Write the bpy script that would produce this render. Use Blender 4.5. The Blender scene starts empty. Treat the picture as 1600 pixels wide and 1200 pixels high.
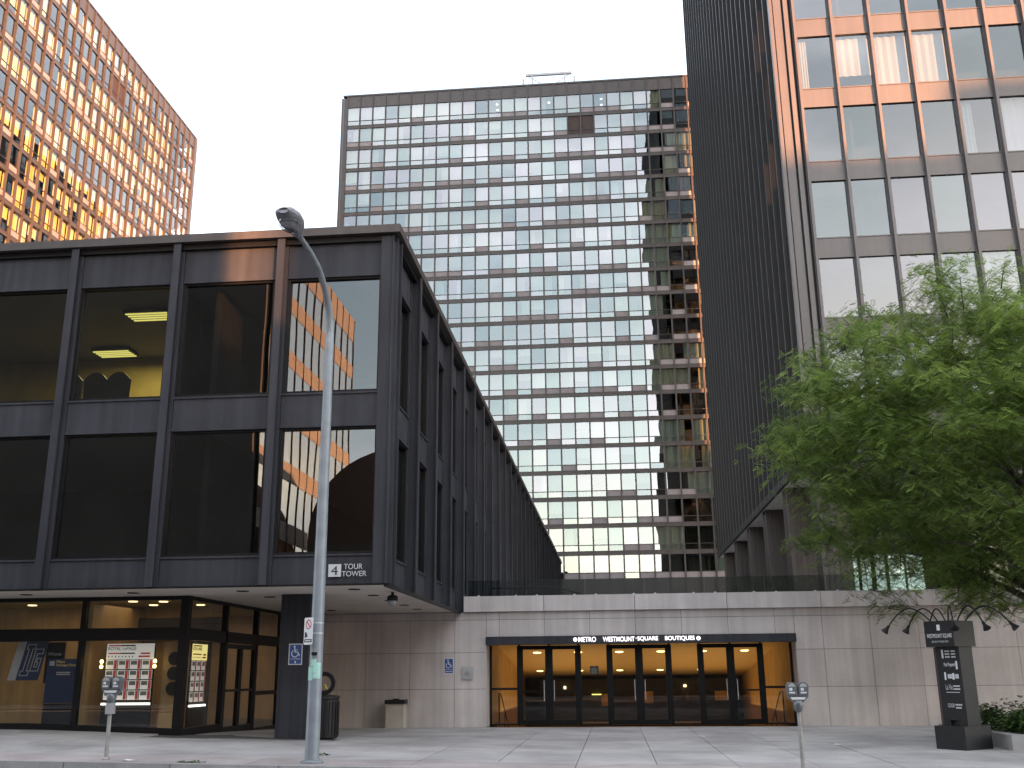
import bpy, math, random
import numpy as np
from mathutils import Matrix, Vector
R = math.radians
scene = bpy.context.scene
COL = scene.collection
rng = random.Random(7)
nr = np.random.RandomState(11)

# ------------------------------------------------------------------ camera
YAW, PITCH, ROLL = R(5.4178), R(15.8834), R(-0.5082)
fw = Vector((-math.sin(YAW)*math.cos(PITCH), math.cos(YAW)*math.cos(PITCH), math.sin(PITCH)))
rt = Vector((math.cos(YAW), math.sin(YAW), 0)); up = rt.cross(fw)
rt2 = math.cos(ROLL)*rt + math.sin(ROLL)*up
up2 = -math.sin(ROLL)*rt + math.cos(ROLL)*up
cam_d = bpy.data.cameras.new('camera'); cam = bpy.data.objects.new('camera', cam_d); COL.objects.link(cam)
cam.matrix_world = Matrix(((rt2.x, up2.x, -fw.x, 0), (rt2.y, up2.y, -fw.y, 0), (rt2.z, up2.z, -fw.z, 1.6), (0, 0, 0, 1)))
cam_d.sensor_width = 36; cam_d.lens = 35.66; cam_d.clip_start = .1; cam_d.clip_end = 3000
scene.camera = cam

# ------------------------------------------------------------------ sky, sun, exposure
SUN_AZ, SUN_EL = R(36), R(6)          # azimuth measured from -Y (behind the camera) towards +X
world = bpy.data.worlds.new('World'); scene.world = world; world.use_nodes = True
wn, wl = world.node_tree.nodes, world.node_tree.links
wn.clear()
sky = wn.new('ShaderNodeTexSky'); sky.sky_type = 'NISHITA'; sky.sun_disc = False
sky.sun_elevation = SUN_EL; sky.sun_rotation = math.pi - SUN_AZ
sky.air_density = 1.0; sky.dust_density = 1.0; sky.ozone_density = 1.0; sky.altitude = 50
hs = wn.new('ShaderNodeHueSaturation'); hs.inputs['Saturation'].default_value = .8; hs.inputs['Value'].default_value = 1.0
wl.new(sky.outputs[0], hs.inputs['Color'])
tc = wn.new('ShaderNodeTexCoord'); mp = wn.new('ShaderNodeMapping'); mp.inputs['Scale'].default_value = (1.2, 1.2, 3.2)
wl.new(tc.outputs['Generated'], mp.inputs['Vector'])
nz = wn.new('ShaderNodeTexNoise'); nz.inputs['Scale'].default_value = 2.2; nz.inputs['Detail'].default_value = 6; nz.inputs['Roughness'].default_value = .55
wl.new(mp.outputs[0], nz.inputs['Vector'])
cr = wn.new('ShaderNodeValToRGB'); cr.color_ramp.elements[0].position = .4; cr.color_ramp.elements[1].position = .68
wl.new(nz.outputs['Fac'], cr.inputs['Fac'])
cm = wn.new('ShaderNodeMath'); cm.operation = 'MULTIPLY_ADD'; cm.inputs[1].default_value = .75; cm.inputs[2].default_value = .12
wl.new(cr.outputs['Color'], cm.inputs[0])
mxs = wn.new('ShaderNodeMix'); mxs.data_type = 'RGBA'      # thin high cloud over the clear sky
wl.new(cm.outputs[0], mxs.inputs['Factor']); wl.new(hs.outputs[0], mxs.inputs['A']); mxs.inputs['B'].default_value = (4.6, 4.75, 5.1, 1)
bg = wn.new('ShaderNodeBackground'); bg.inputs['Strength'].default_value = .1
wl.new(mxs.outputs['Result'], bg.inputs['Color'])
wo = wn.new('ShaderNodeOutputWorld'); wl.new(bg.outputs[0], wo.inputs['Surface'])

sun_d = bpy.data.lights.new('sun', 'SUN'); sun_d.energy = 2.9; sun_d.angle = R(.4); sun_d.color = (1.0, .42, .16)
sun = bpy.data.objects.new('sun', sun_d); COL.objects.link(sun)
sv = Vector((math.sin(SUN_AZ)*math.cos(SUN_EL), -math.cos(SUN_AZ)*math.cos(SUN_EL), math.sin(SUN_EL)))
sun.rotation_euler = sv.to_track_quat('Z', 'Y').to_euler(); sun.location = (60, -80, 60)

vs = scene.view_settings; scene.display_settings.display_device = 'sRGB'
vs.view_transform = 'Standard'; vs.look = 'None'; vs.gamma = 1; vs.use_curve_mapping = False; vs.exposure = 2.95
scene.cycles.max_bounces = 6; scene.cycles.transparent_max_bounces = 14; scene.cycles.glossy_bounces = 3
scene.cycles.diffuse_bounces = 3; scene.cycles.caustics_reflective = False; scene.cycles.caustics_refractive = False
scene.cycles.sample_clamp_indirect = 6

# ------------------------------------------------------------------ materials
MATS = {}
def nodes(name):
    m = bpy.data.materials.new(name); m.use_nodes = True; MATS[name] = m
    n = m.node_tree.nodes; n.clear(); o = n.new('ShaderNodeOutputMaterial')
    return m, n, m.node_tree.links, o
def mat(name, col, rough=.6, metal=0.0, spec=.5, var=.12, scale=3.0, bump=0.0, bscale=60.0, rnd=0.0, streak=0.0, speck=0.0, attr=False, spots=0.0, emit=None, estr=0.0, stain=0.0):
    m, n, l, o = nodes(name)
    p = n.new('ShaderNodeBsdfPrincipled'); l.new(p.outputs[0], o.inputs['Surface'])
    p.inputs['Roughness'].default_value = rough; p.inputs['Metallic'].default_value = metal; p.inputs['Specular IOR Level'].default_value = spec
    g = n.new('ShaderNodeNewGeometry')
    if attr:
        a = n.new('ShaderNodeVertexColor'); a.layer_name = 'Col'; src = a.outputs['Color']
    else:
        c = n.new('ShaderNodeRGB'); c.outputs[0].default_value = (*col, 1); src = c.outputs[0]
    val = None
    def mul(x):
        nonlocal val
        if val is None: val = x; return
        q = n.new('ShaderNodeMath'); q.operation = 'MULTIPLY'; l.new(val, q.inputs[0]); l.new(x, q.inputs[1]); val = q.outputs[0]
    def noise(sc, amt, detail=4, mapping=None, lo=.3, hi=.7):
        t = n.new('ShaderNodeTexNoise'); t.inputs['Scale'].default_value = sc; t.inputs['Detail'].default_value = detail
        if mapping:
            mm = n.new('ShaderNodeMapping'); mm.inputs['Scale'].default_value = mapping; l.new(g.outputs['Position'], mm.inputs['Vector']); l.new(mm.outputs[0], t.inputs['Vector'])
        else: l.new(g.outputs['Position'], t.inputs['Vector'])
        r = n.new('ShaderNodeMapRange'); r.inputs['From Min'].default_value = lo; r.inputs['From Max'].default_value = hi
        r.inputs['To Min'].default_value = 1-amt; r.inputs['To Max'].default_value = 1+amt; l.new(t.outputs['Fac'], r.inputs['Value']); return r.outputs[0]
    if var: mul(noise(scale, var))
    if streak: mul(noise(1.0, streak, 5, (5, 5, .25)))
    if speck: mul(noise(55, speck, 2))
    if stain: mul(noise(.55, stain, 6, None, .35, .6))
    if spots:
        vo = n.new('ShaderNodeTexVoronoi'); vo.inputs['Scale'].default_value = 1.6; l.new(g.outputs['Position'], vo.inputs['Vector'])
        r = n.new('ShaderNodeMapRange'); r.inputs['From Min'].default_value = .035; r.inputs['From Max'].default_value = .06; r.inputs['To Min'].default_value = 1-spots; l.new(vo.outputs['Distance'], r.inputs['Value']); mul(r.outputs[0])
    if rnd:
        oi = n.new('ShaderNodeObjectInfo'); r = n.new('ShaderNodeMapRange'); r.inputs['To Min'].default_value = 1-rnd; r.inputs['To Max'].default_value = 1+rnd
        l.new(oi.outputs['Random'], r.inputs['Value']); mul(r.outputs[0])
    if val is not None:
        v = n.new('ShaderNodeVectorMath'); v.operation = 'SCALE'; l.new(src, v.inputs[0]); l.new(val, v.inputs['Scale']); src = v.outputs[0]
    l.new(src, p.inputs['Base Color'])
    if bump:
        t = n.new('ShaderNodeTexNoise'); t.inputs['Scale'].default_value = bscale; t.inputs['Detail'].default_value = 3; l.new(g.outputs['Position'], t.inputs['Vector'])
        b = n.new('ShaderNodeBump'); b.inputs['Strength'].default_value = bump; b.inputs['Distance'].default_value = .01; l.new(t.outputs['Fac'], b.inputs['Height']); l.new(b.outputs[0], p.inputs['Normal'])
    if emit:
        p.inputs['Emission Color'].default_value = (*emit, 1); p.inputs['Emission Strength'].default_value = estr
    return m
def glass(name, refl, tint, warp=.03, wscale=.8, gcol=(1, 1, 1), power=4.0, vary=0.0):
    m, n, l, o = nodes(name)
    t = n.new('ShaderNodeBsdfTransparent'); t.inputs['Color'].default_value = (*tint, 1)
    gl = n.new('ShaderNodeBsdfAnisotropic') if False else n.new('ShaderNodeBsdfGlossy'); gl.inputs['Roughness'].default_value = .0; gl.inputs['Color'].default_value = (*gcol, 1)
    lw = n.new('ShaderNodeLayerWeight'); lw.inputs['Blend'].default_value = .5
    pw = n.new('ShaderNodeMath'); pw.operation = 'POWER'; pw.inputs[1].default_value = power; l.new(lw.outputs['Facing'], pw.inputs[0])
    ma = n.new('ShaderNodeMath'); ma.operation = 'MULTIPLY_ADD'; ma.inputs[1].default_value = 1-refl; ma.inputs[2].default_value = refl; l.new(pw.outputs[0], ma.inputs[0])
    if vary:
        gi = n.new('ShaderNodeNewGeometry'); oi = n.new('ShaderNodeObjectInfo'); ad = n.new('ShaderNodeMath'); l.new(gi.outputs['Random Per Island'], ad.inputs[0]); l.new(oi.outputs['Random'], ad.inputs[1])
        fr = n.new('ShaderNodeMath'); fr.operation = 'FRACT'; l.new(ad.outputs[0], fr.inputs[0])
        rp = n.new('ShaderNodeValToRGB'); rp.color_ramp.elements[0].color = (1-vary, 1-vary*.8, 1-vary*.75, 1); rp.color_ramp.elements[1].color = (1, 1, .97, 1)
        e_ = rp.color_ramp.elements.new(.45); e_.color = (1-vary*.45, 1-vary*.3, 1-vary*.4, 1); e_ = rp.color_ramp.elements.new(.75); e_.color = (1, 1-vary*.2, 1-vary*.1, 1)
        l.new(fr.outputs[0], rp.inputs[0]); l.new(rp.outputs[0], gl.inputs['Color'])
    if warp:
        g = n.new('ShaderNodeNewGeometry'); tx = n.new('ShaderNodeTexNoise'); tx.inputs['Scale'].default_value = wscale; tx.inputs['Detail'].default_value = 1
        l.new(g.outputs['Position'], tx.inputs['Vector'])
        b = n.new('ShaderNodeBump'); b.inputs['Strength'].default_value = 1; b.inputs['Distance'].default_value = warp; l.new(tx.outputs['Fac'], b.inputs['Height']); l.new(b.outputs[0], gl.inputs['Normal'])
    mx = n.new('ShaderNodeMixShader'); l.new(ma.outputs[0], mx.inputs[0]); l.new(t.outputs[0], mx.inputs[1]); l.new(gl.outputs[0], mx.inputs[2]); l.new(mx.outputs[0], o.inputs['Surface'])
    return m
def emis(name, col, s):
    m, n, l, o = nodes(name); e = n.new('ShaderNodeEmission'); e.inputs[0].default_value = (*col, 1); e.inputs[1].default_value = s; l.new(e.outputs[0], o.inputs['Surface']); return m

mat('bronze', (.055, .044, .043), .42, spec=.5, var=.1, scale=.7, streak=.12, rnd=.06)
mat('bronze_panel', (.062, .05, .048), .45, spec=.5, var=.1, scale=.8, streak=.1, rnd=.08)
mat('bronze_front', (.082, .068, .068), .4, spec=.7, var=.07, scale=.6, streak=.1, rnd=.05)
mat('bronze_shaded', (.02, .018, .02), .42, spec=.5, var=.15, scale=.9, streak=.2)  # darker bronze copy, unlit side and back of the tower put into colour
mat('black_steel', (.048, .049, .058), .5, spec=.12, var=.12, scale=1.1, streak=.2, rnd=.07, bump=.06, bscale=9)
mat('black_frame', (.009, .009, .01), .45, spec=.18, var=.15)
mat('black_matte', (.014, .014, .015), .65, spec=.2, var=.2)
mat('roof_fascia', (.06, .05, .048), .5, var=.15, streak=.15)
mat('granite', (.54, .485, .468), .65, var=.05, scale=.9, speck=.12, stain=.09, rnd=.05, streak=.11, bump=.1, bscale=180)
mat('flagstone', (.33, .31, .303), .85, var=.09, scale=1.7, speck=.12, stain=.17, rnd=.07, spots=.3, bump=.25, bscale=120)
mat('flag_strip', (.33, .285, .275), .88, var=.1, scale=2.3, speck=.12, stain=.16, rnd=.07, spots=.3, bump=.25, bscale=120)
mat('joint', (.09, .085, .08), .95, var=.2)
mat('asphalt', (.115, .115, .12), .9, var=.12, scale=1.3, speck=.25, stain=.15, bump=.4, bscale=90)
mat('kerb', (.3, .29, .285), .85, var=.12, speck=.12, rnd=.06, bump=.2)
mat('earth', (.12, .11, .1), .95, var=.2)
mat('soffit', (.62, .56, .5), .8, var=.05, scale=.8, stain=.05)
mat('soffit_grey', (.5, .46, .43), .8, var=.05)
mat('interior_dark', (.028, .026, .026), .8, var=.2)
mat('interior_floor', (.1, .085, .07), .6, var=.2)
mat('interior_wall', (.42, .33, .1), .8, var=.1)
mat('ceiling_tile', (.32, .32, .29), .85, var=.05)
mat('wood_gold', (.55, .36, .15), .5, var=.12, scale=2, streak=.15)
mat('wood_tan', (.42, .27, .12), .5, var=.15, scale=2, streak=.12)
mat('hall_ceiling', (.62, .44, .2), .6, var=.04)
mat('curtain', (1, 1, 1), .85, attr=True, var=.0)
mat('vent_panel', (.26, .225, .235), .5, var=.1, rnd=.1)
mat('alu', (.55, .56, .58), .42, metal=.6, var=.08, scale=5, streak=.1)
mat('lamp_paint', (.26, .285, .315), .45, metal=.25, var=.12, scale=4, streak=.12, bump=.1, bscale=40)
mat('lamp_hood', (.27, .27, .3), .45, metal=.3, var=.1)
mat('meter_grey', (.17, .18, .19), .4, metal=.4, var=.15, scale=20)
mat('meter_pole', (.33, .32, .3), .55, metal=.3, var=.15, scale=10)
mat('sign_white', (.72, .72, .74), .5, var=.04)
mat('sign_blue', (.03, .09, .3), .4, var=.05)
mat('sign_red', (.5, .04, .05), .5, var=.05)
mat('sign_black', (.015, .015, .018), .5, var=.05)
mat('sticker_green', (.4, .66, .58), .6, var=.15, scale=30)
mat('yellow', (.7, .55, .05), .5)
mat('text_white', (.75, .75, .75), .5, var=.0)
mat('text_grey', (.55, .56, .57), .5, var=.0)
mat('plaque', (.5, .5, .49), .35, metal=.4, var=.06)
mat('poster_white', (.75, .75, .73), .5, var=.03, emit=(1, .97, .9), estr=0.048)
mat('poster_yellow', (.8, .72, .3), .5, var=.03, emit=(1, .86, .3), estr=0.140)
mat('poster_red', (.42, .05, .05), .5, var=.1, emit=(.5, .05, .05), estr=0.040)
mat('poster_photo', (.12, .14, .11), .5, var=.5, scale=14, emit=(.12, .14, .12), estr=0.040)
mat('poster_blue', (.015, .035, .11), .45, var=.1)
mat('banner_silver', (.5, .52, .55), .35, var=.08)
mat('gold_text', (.6, .45, .12), .5, emit=(.6, .45, .1), estr=0.032)
mat('chair_black', (.02, .02, .02), .6)
mat('bin_tan', (.46, .42, .37), .6, var=.08, stain=.15)
mat('pylon_black', (.016, .016, .018), .45, spec=.3, var=.2, scale=4)
mat('pylon_edge', (.06, .03, .03), .5, var=.2)
mat('bark', (.055, .043, .035), .9, var=.3, scale=12, bump=.5, bscale=40)
mat('shrub_leaf', (.07, .13, .03), .6, attr=True)
mat('flower_white', (.75, .75, .7), .6)
mat('litter', (.6, .6, .6), .7)
mat('opp_wall', (.11, .095, .085), .75, var=.15, scale=.6)
mat('opp_spandrel', (.3, .25, .22), .6, var=.08, scale=.5)
mat('opp_brick', (.13, .075, .055), .85, var=.2, scale=3)
mat('louvre_brown', (.045, .026, .022), .7)
mat('rig_steel', (.5, .48, .5), .5)
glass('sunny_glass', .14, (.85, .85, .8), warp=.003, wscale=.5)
glass('tower_glass', .29, (.52, .57, .53), warp=.004, wscale=.5, vary=.32)
glass('front_glass', .18, (.5, .52, .54), warp=.005, wscale=.4, vary=.2)
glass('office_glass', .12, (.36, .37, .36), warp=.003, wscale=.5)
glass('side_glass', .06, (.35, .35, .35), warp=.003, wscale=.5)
glass('shop_glass', .07, (.8, .8, .78), warp=.002, wscale=.6)
glass('door_glass', .04, (.8, .79, .76), warp=.002, wscale=.6)
glass('rail_glass', .1, (.72, .77, .78), warp=.004, wscale=1)
glass('lens', .18, (.75, .75, .78), warp=.006, wscale=14)
glass('opp_glass', .55, (.3, .3, .3), warp=.0)
emis('letter_glow', (1, .95, .98), .34)
emis('hall_lamp', (1, .72, .25), 0.880)
emis('fluoro', (1, .9, .22), 0.280)
emis('fluoro_white', (1, .95, .8), 0.560)
emis('downlight', (1, .75, .4), 0.420)
emis('lit_curtain', (1, .5, .12), .55)
emis('small_spot', (1, .95, .85), 0.800)
# leaf: diffuse + translucent
m, n, l, o = nodes('leaf')
a = n.new('ShaderNodeVertexColor'); a.layer_name = 'Col'
d = n.new('ShaderNodeBsdfPrincipled'); d.inputs['Roughness'].default_value = .55; d.inputs['Specular IOR Level'].default_value = .3
t = n.new('ShaderNodeBsdfTranslucent'); mx = n.new('ShaderNodeMixShader'); mx.inputs[0].default_value = .45
l.new(a.outputs['Color'], d.inputs['Base Color']); l.new(a.outputs['Color'], t.inputs['Color'])
l.new(d.outputs[0], mx.inputs[1]); l.new(t.outputs[0], mx.inputs[2]); l.new(mx.outputs[0], o.inputs['Surface'])

# ------------------------------------------------------------------ mesh helpers
class MB:
    def __init__(s): s.v = []; s.f = []; s.c = []
    def box(s, x0, x1, y0, y1, z0, z1, c=None):
        b = len(s.v)
        s.v += [(x0,y0,z0),(x1,y0,z0),(x1,y1,z0),(x0,y1,z0),(x0,y0,z1),(x1,y0,z1),(x1,y1,z1),(x0,y1,z1)]
        for q in ((0,3,2,1),(4,5,6,7),(0,1,5,4),(1,2,6,5),(2,3,7,6),(3,0,4,7)): s.f.append(tuple(b+i for i in q)); s.c.append(c)
        return s
    def poly(s, pts, c=None):
        b = len(s.v); s.v += [tuple(p) for p in pts]; s.f.append(tuple(range(b, b+len(pts)))); s.c.append(c); return s
    def prism(s, pts, d, c=None):          # closed polygon extruded by vector d
        n_ = len(pts); b = len(s.v); d = Vector(d)
        s.v += [tuple(Vector(p)) for p in pts] + [tuple(Vector(p)+d) for p in pts]
        s.f.append(tuple(b+i for i in range(n_))[::-1]); s.c.append(c); s.f.append(tuple(b+n_+i for i in range(n_))); s.c.append(c)
        for i in range(n_): j = (i+1) % n_; s.f.append((b+i, b+j, b+n_+j, b+n_+i)); s.c.append(c)
        return s
    def tube(s, pts, rad, n_=10, cap=True, c=None):
        pts = [Vector(p) for p in pts]; b = len(s.v); prev = None
        if not hasattr(rad, '__len__'): rad = [rad]*len(pts)
        for i, p in enumerate(pts):
            t_ = (pts[min(i+1, len(pts)-1)] - pts[max(i-1, 0)]).normalized()
            ref = prev if prev is not None else (Vector((1, 0, 0)) if abs(t_.x) < .9 else Vector((0, 1, 0)))
            u_ = (ref - t_*ref.dot(t_)).normalized(); w_ = t_.cross(u_); prev = u_
            for k in range(n_):
                a_ = 2*math.pi*k/n_; s.v.append(tuple(p + (u_*math.cos(a_) + w_*math.sin(a_))*rad[i]))
        for i in range(len(pts)-1):
            for k in range(n_):
                k2 = (k+1) % n_; s.f.append((b+i*n_+k, b+i*n_+k2, b+(i+1)*n_+k2, b+(i+1)*n_+k)); s.c.append(c)
        if cap:
            s.caps(b, b+(len(pts)-1)*n_, n_, c)
        return s
    def caps(s, b, e, n_, c):
        q = len(s.v); s.v += s.v[b:b+n_]; s.f.append(tuple(q+k for k in range(n_))[::-1]); s.c.append(c)
        q = len(s.v); s.v += s.v[e:e+n_]; s.f.append(tuple(q+k for k in range(n_))); s.c.append(c)
    def lathe(s, prof, cx, cy, n_=24, c=None):   # profile of (r, z)
        b = len(s.v)
        for r_, z_ in prof:
            for k in range(n_): a_ = 2*math.pi*k/n_; s.v.append((cx+r_*math.cos(a_), cy+r_*math.sin(a_), z_))
        for i in range(len(prof)-1):
            for k in range(n_):
                k2 = (k+1) % n_; s.f.append((b+i*n_+k, b+i*n_+k2, b+(i+1)*n_+k2, b+(i+1)*n_+k)); s.c.append(c)
        s.caps(b, b+(len(prof)-1)*n_, n_, c)
        return s
    def mesh(s, name, m_, smooth=False):
        me = bpy.data.meshes.new(name); me.from_pydata(s.v, [], s.f); me.materials.append(MATS[m_])
        if any(c is not None for c in s.c):
            ca = me.color_attributes.new('Col', 'FLOAT_COLOR', 'CORNER'); li = 0; arr = []
            for f_, c_ in zip(s.f, s.c): arr += list((*(c_ or (1, 1, 1)), 1))*len(f_)
            ca.data.foreach_set('color', arr)
        if smooth: me.polygons.foreach_set('use_smooth', [True]*len(me.polygons))
        me.update(); return me
    def build(s, name, m_, parent=None, smooth=False, **k): return put(name, s.mesh(name, m_, smooth), parent, **k)
def put(name, me, parent=None, loc=(0, 0, 0), rot=(0, 0, 0), kind=None):
    ob = bpy.data.objects.new(name, me); COL.objects.link(ob); ob.location = loc; ob.rotation_euler = rot
    if parent is not None: adopt(ob, parent)
    if kind: ob['kind'] = kind
    return ob
WM = {}
def world_of(ob):
    m_ = Matrix.LocRotScale(ob.location, ob.rotation_euler, ob.scale)
    if ob.parent: m_ = world_of(ob.parent) @ ob.matrix_parent_inverse @ m_
    return m_
def adopt(ob, parent): ob.parent = parent; ob.matrix_parent_inverse = world_of(parent).inverted()
def thing(name, loc, label, cat, group=None):
    ob = bpy.data.objects.new(name, None); ob.empty_display_size = .3; COL.objects.link(ob); ob.location = loc; tag(ob, label, cat, group); return ob
def tag(ob, label, cat, group=None):
    ob['label'] = label; ob['category'] = cat
    if group: ob['group'] = group
    return ob
def struct(ob): ob['kind'] = 'structure'; return ob
def copy_tree(ob, loc, parent=None):
    d_ = Vector(loc) - ob.location
    def cp(o_, par):
        c_ = o_.copy(); COL.objects.link(c_)
        if par is None: c_.location = loc
        else: c_.parent = par; c_.matrix_parent_inverse = o_.matrix_parent_inverse.copy()
        for ch in o_.children: cp(ch, c_)
        return c_
    return cp(ob, parent)
def text(name, s_, m_, parent, x0, x1, z0, z1, y, rotz=0, org=None, ext=.004, slant=0, bold=0):
    """lettering fitted to a rectangle on an upright plane (local x, z) turned by rotz about org"""
    cu = bpy.data.curves.new(name, 'FONT'); cu.body = s_; cu.extrude = .02; cu.shear = slant; cu.offset = bold
    tmp = bpy.data.objects.new('tmp', cu); COL.objects.link(tmp)
    me = bpy.data.meshes.new_from_object(tmp); bpy.data.objects.remove(tmp)
    co = np.zeros(len(me.vertices)*3); me.vertices.foreach_get('co', co); co = co.reshape(-1, 3)
    lo, hi = co.min(0), co.max(0); q = np.zeros_like(co)
    q[:, 0] = x0 + (co[:, 0]-lo[0])/(hi[0]-lo[0])*(x1-x0); q[:, 2] = z0 + (co[:, 1]-lo[1])/(hi[1]-lo[1])*(z1-z0); q[:, 1] = y - (co[:, 2]-lo[2])/max(hi[2]-lo[2], 1e-6)*ext
    if org: q[:, :] = q
    me.vertices.foreach_set('co', q.ravel()); me.materials.clear(); me.materials.append(MATS[m_]); me.name = name; me.update()
    return put(name, me, parent, loc=org or (0, 0, 0), rot=(0, 0, rotz))

# ------------------------------------------------------------------ ground
GX = [-60, -14, -10, -7.5, -5, 0, 5, 10, 60]; GY = [17.9, 24, 32.44]
GZ = [[.3, .25, .19, .15, .11, .03, -.04, -.05, -.05], [.47, .42, .28, .2, .13, .02, -.03, -.03, -.03], [0]*9]
def gz(x, y):
    y = min(max(y, GY[0]), GY[2]); x = min(max(x, GX[0]), GX[-1])
    j = 0 if y < GY[1] else 1; t_ = (y-GY[j])/(GY[j+1]-GY[j]); a_ = np.interp(x, GX, GZ[j]); b_ = np.interp(x, GX, GZ[j+1]); return float(a_*(1-t_)+b_*t_)
mb = MB(); mb.poly([(-900, -900, -1.2), (900, -900, -1.2), (900, 1500, -1.2), (-900, 1500, -1.2)]); struct(mb.build('ground', 'earth'))
XS = list(np.arange(-60, 60.1, 2.5))
def sheet(name, m_, ys, zf):
    mb = MB()
    for i in range(len(XS)-1):
        for j in range(len(ys)-1):
            mb.poly([(x_, y_, zf(x_, y_)) for x_, y_ in ((XS[i], ys[j]), (XS[i+1], ys[j]), (XS[i+1], ys[j+1]), (XS[i], ys[j+1]))])
    return struct(mb.build(name, m_))
road = sheet('road', 'asphalt', [3.2, 10, 17.76], lambda x, y: gz(x, 17.9)-.14)
sheet('far_pavement', 'flagstone', [-4, 3.2], lambda x, y: gz(x, 17.9)-.02)
walk = sheet('pavement', 'joint', [17.9, 19.2, 24, 28, 32.4], lambda x, y: gz(x, y)-.022)
FX = [-.72+1.41*k for k in range(-28, 24)]
def flag(x0, x1, y0, y1, m_, name, par, th=.1, dz=0.0, g=.007):
    x0 += g; x1 -= g; y0 += g; y1 -= g; mb = MB(); P = [(x0, y0), (x1, y0), (x1, y1), (x0, y1)]
    mb.v = [(x, y, gz(x, y)-th) for x, y in P] + [(x, y, gz(x, y)+dz) for x, y in P]
    mb.f = [(4,5,6,7),(0,1,5,4),(1,2,6,5),(2,3,7,6),(3,0,4,7)]; mb.c = [None]*5
    return mb.build(name, m_, par)
BY = [19.2, 22.5, 25.8, 29.1, 32.43]
cnt = 0
for i in range(len(FX)-1):
    for j in range(4):
        if FX[i+1] < -10.3 and BY[j+1] > 24.3:
            if j == 1 and FX[i+1] > -24: flag(FX[i], FX[i+1], BY[1], 23.98, 'flagstone', 'flagstone', walk, dz=rng.uniform(-.002, .002))
            continue
        if FX[i] < -24 or FX[i] > 16: continue
        flag(FX[i], FX[i+1], BY[j], BY[j+1], 'flagstone', 'flagstone', walk, dz=rng.uniform(-.003, .003))
    if i % 2 == 0 and -26 < FX[i] < 20: flag(FX[i], FX[min(i+2, len(FX)-1)], 17.92, 19.2, 'flag_strip', 'edge_slab', walk, dz=rng.uniform(-.002, .002))
kerb = sheet('kerb', 'kerb', [17.70, 17.74], lambda x, y: gz(x, 17.9)-.137)
for k in range(-13, 11):
    x0, x1 = k*1.9+.008, k*1.9+1.892; mb = MB()
    za, zb = gz(x0, 17.9), gz(x1, 17.9)
    mb.v = [(x0, 17.74, za-.2), (x1, 17.74, zb-.2), (x1, 17.905, zb-.2), (x0, 17.905, za-.2), (x0, 17.76, za+.004), (x1, 17.76, zb+.004), (x1, 17.905, zb+.004), (x0, 17.905, za+.004)]
    mb.f = [(4,5,6,7),(0,1,5,4),(1,2,6,5),(2,3,7,6),(3,0,4,7)]; mb.c = [None]*5; mb.build('kerb_stone', 'kerb', kerb)
mb = MB(); mb.box(-4.6, 60, 33.02, 240, 3.2, 3.45); struct(mb.build('plaza_deck', 'flagstone'))

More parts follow.
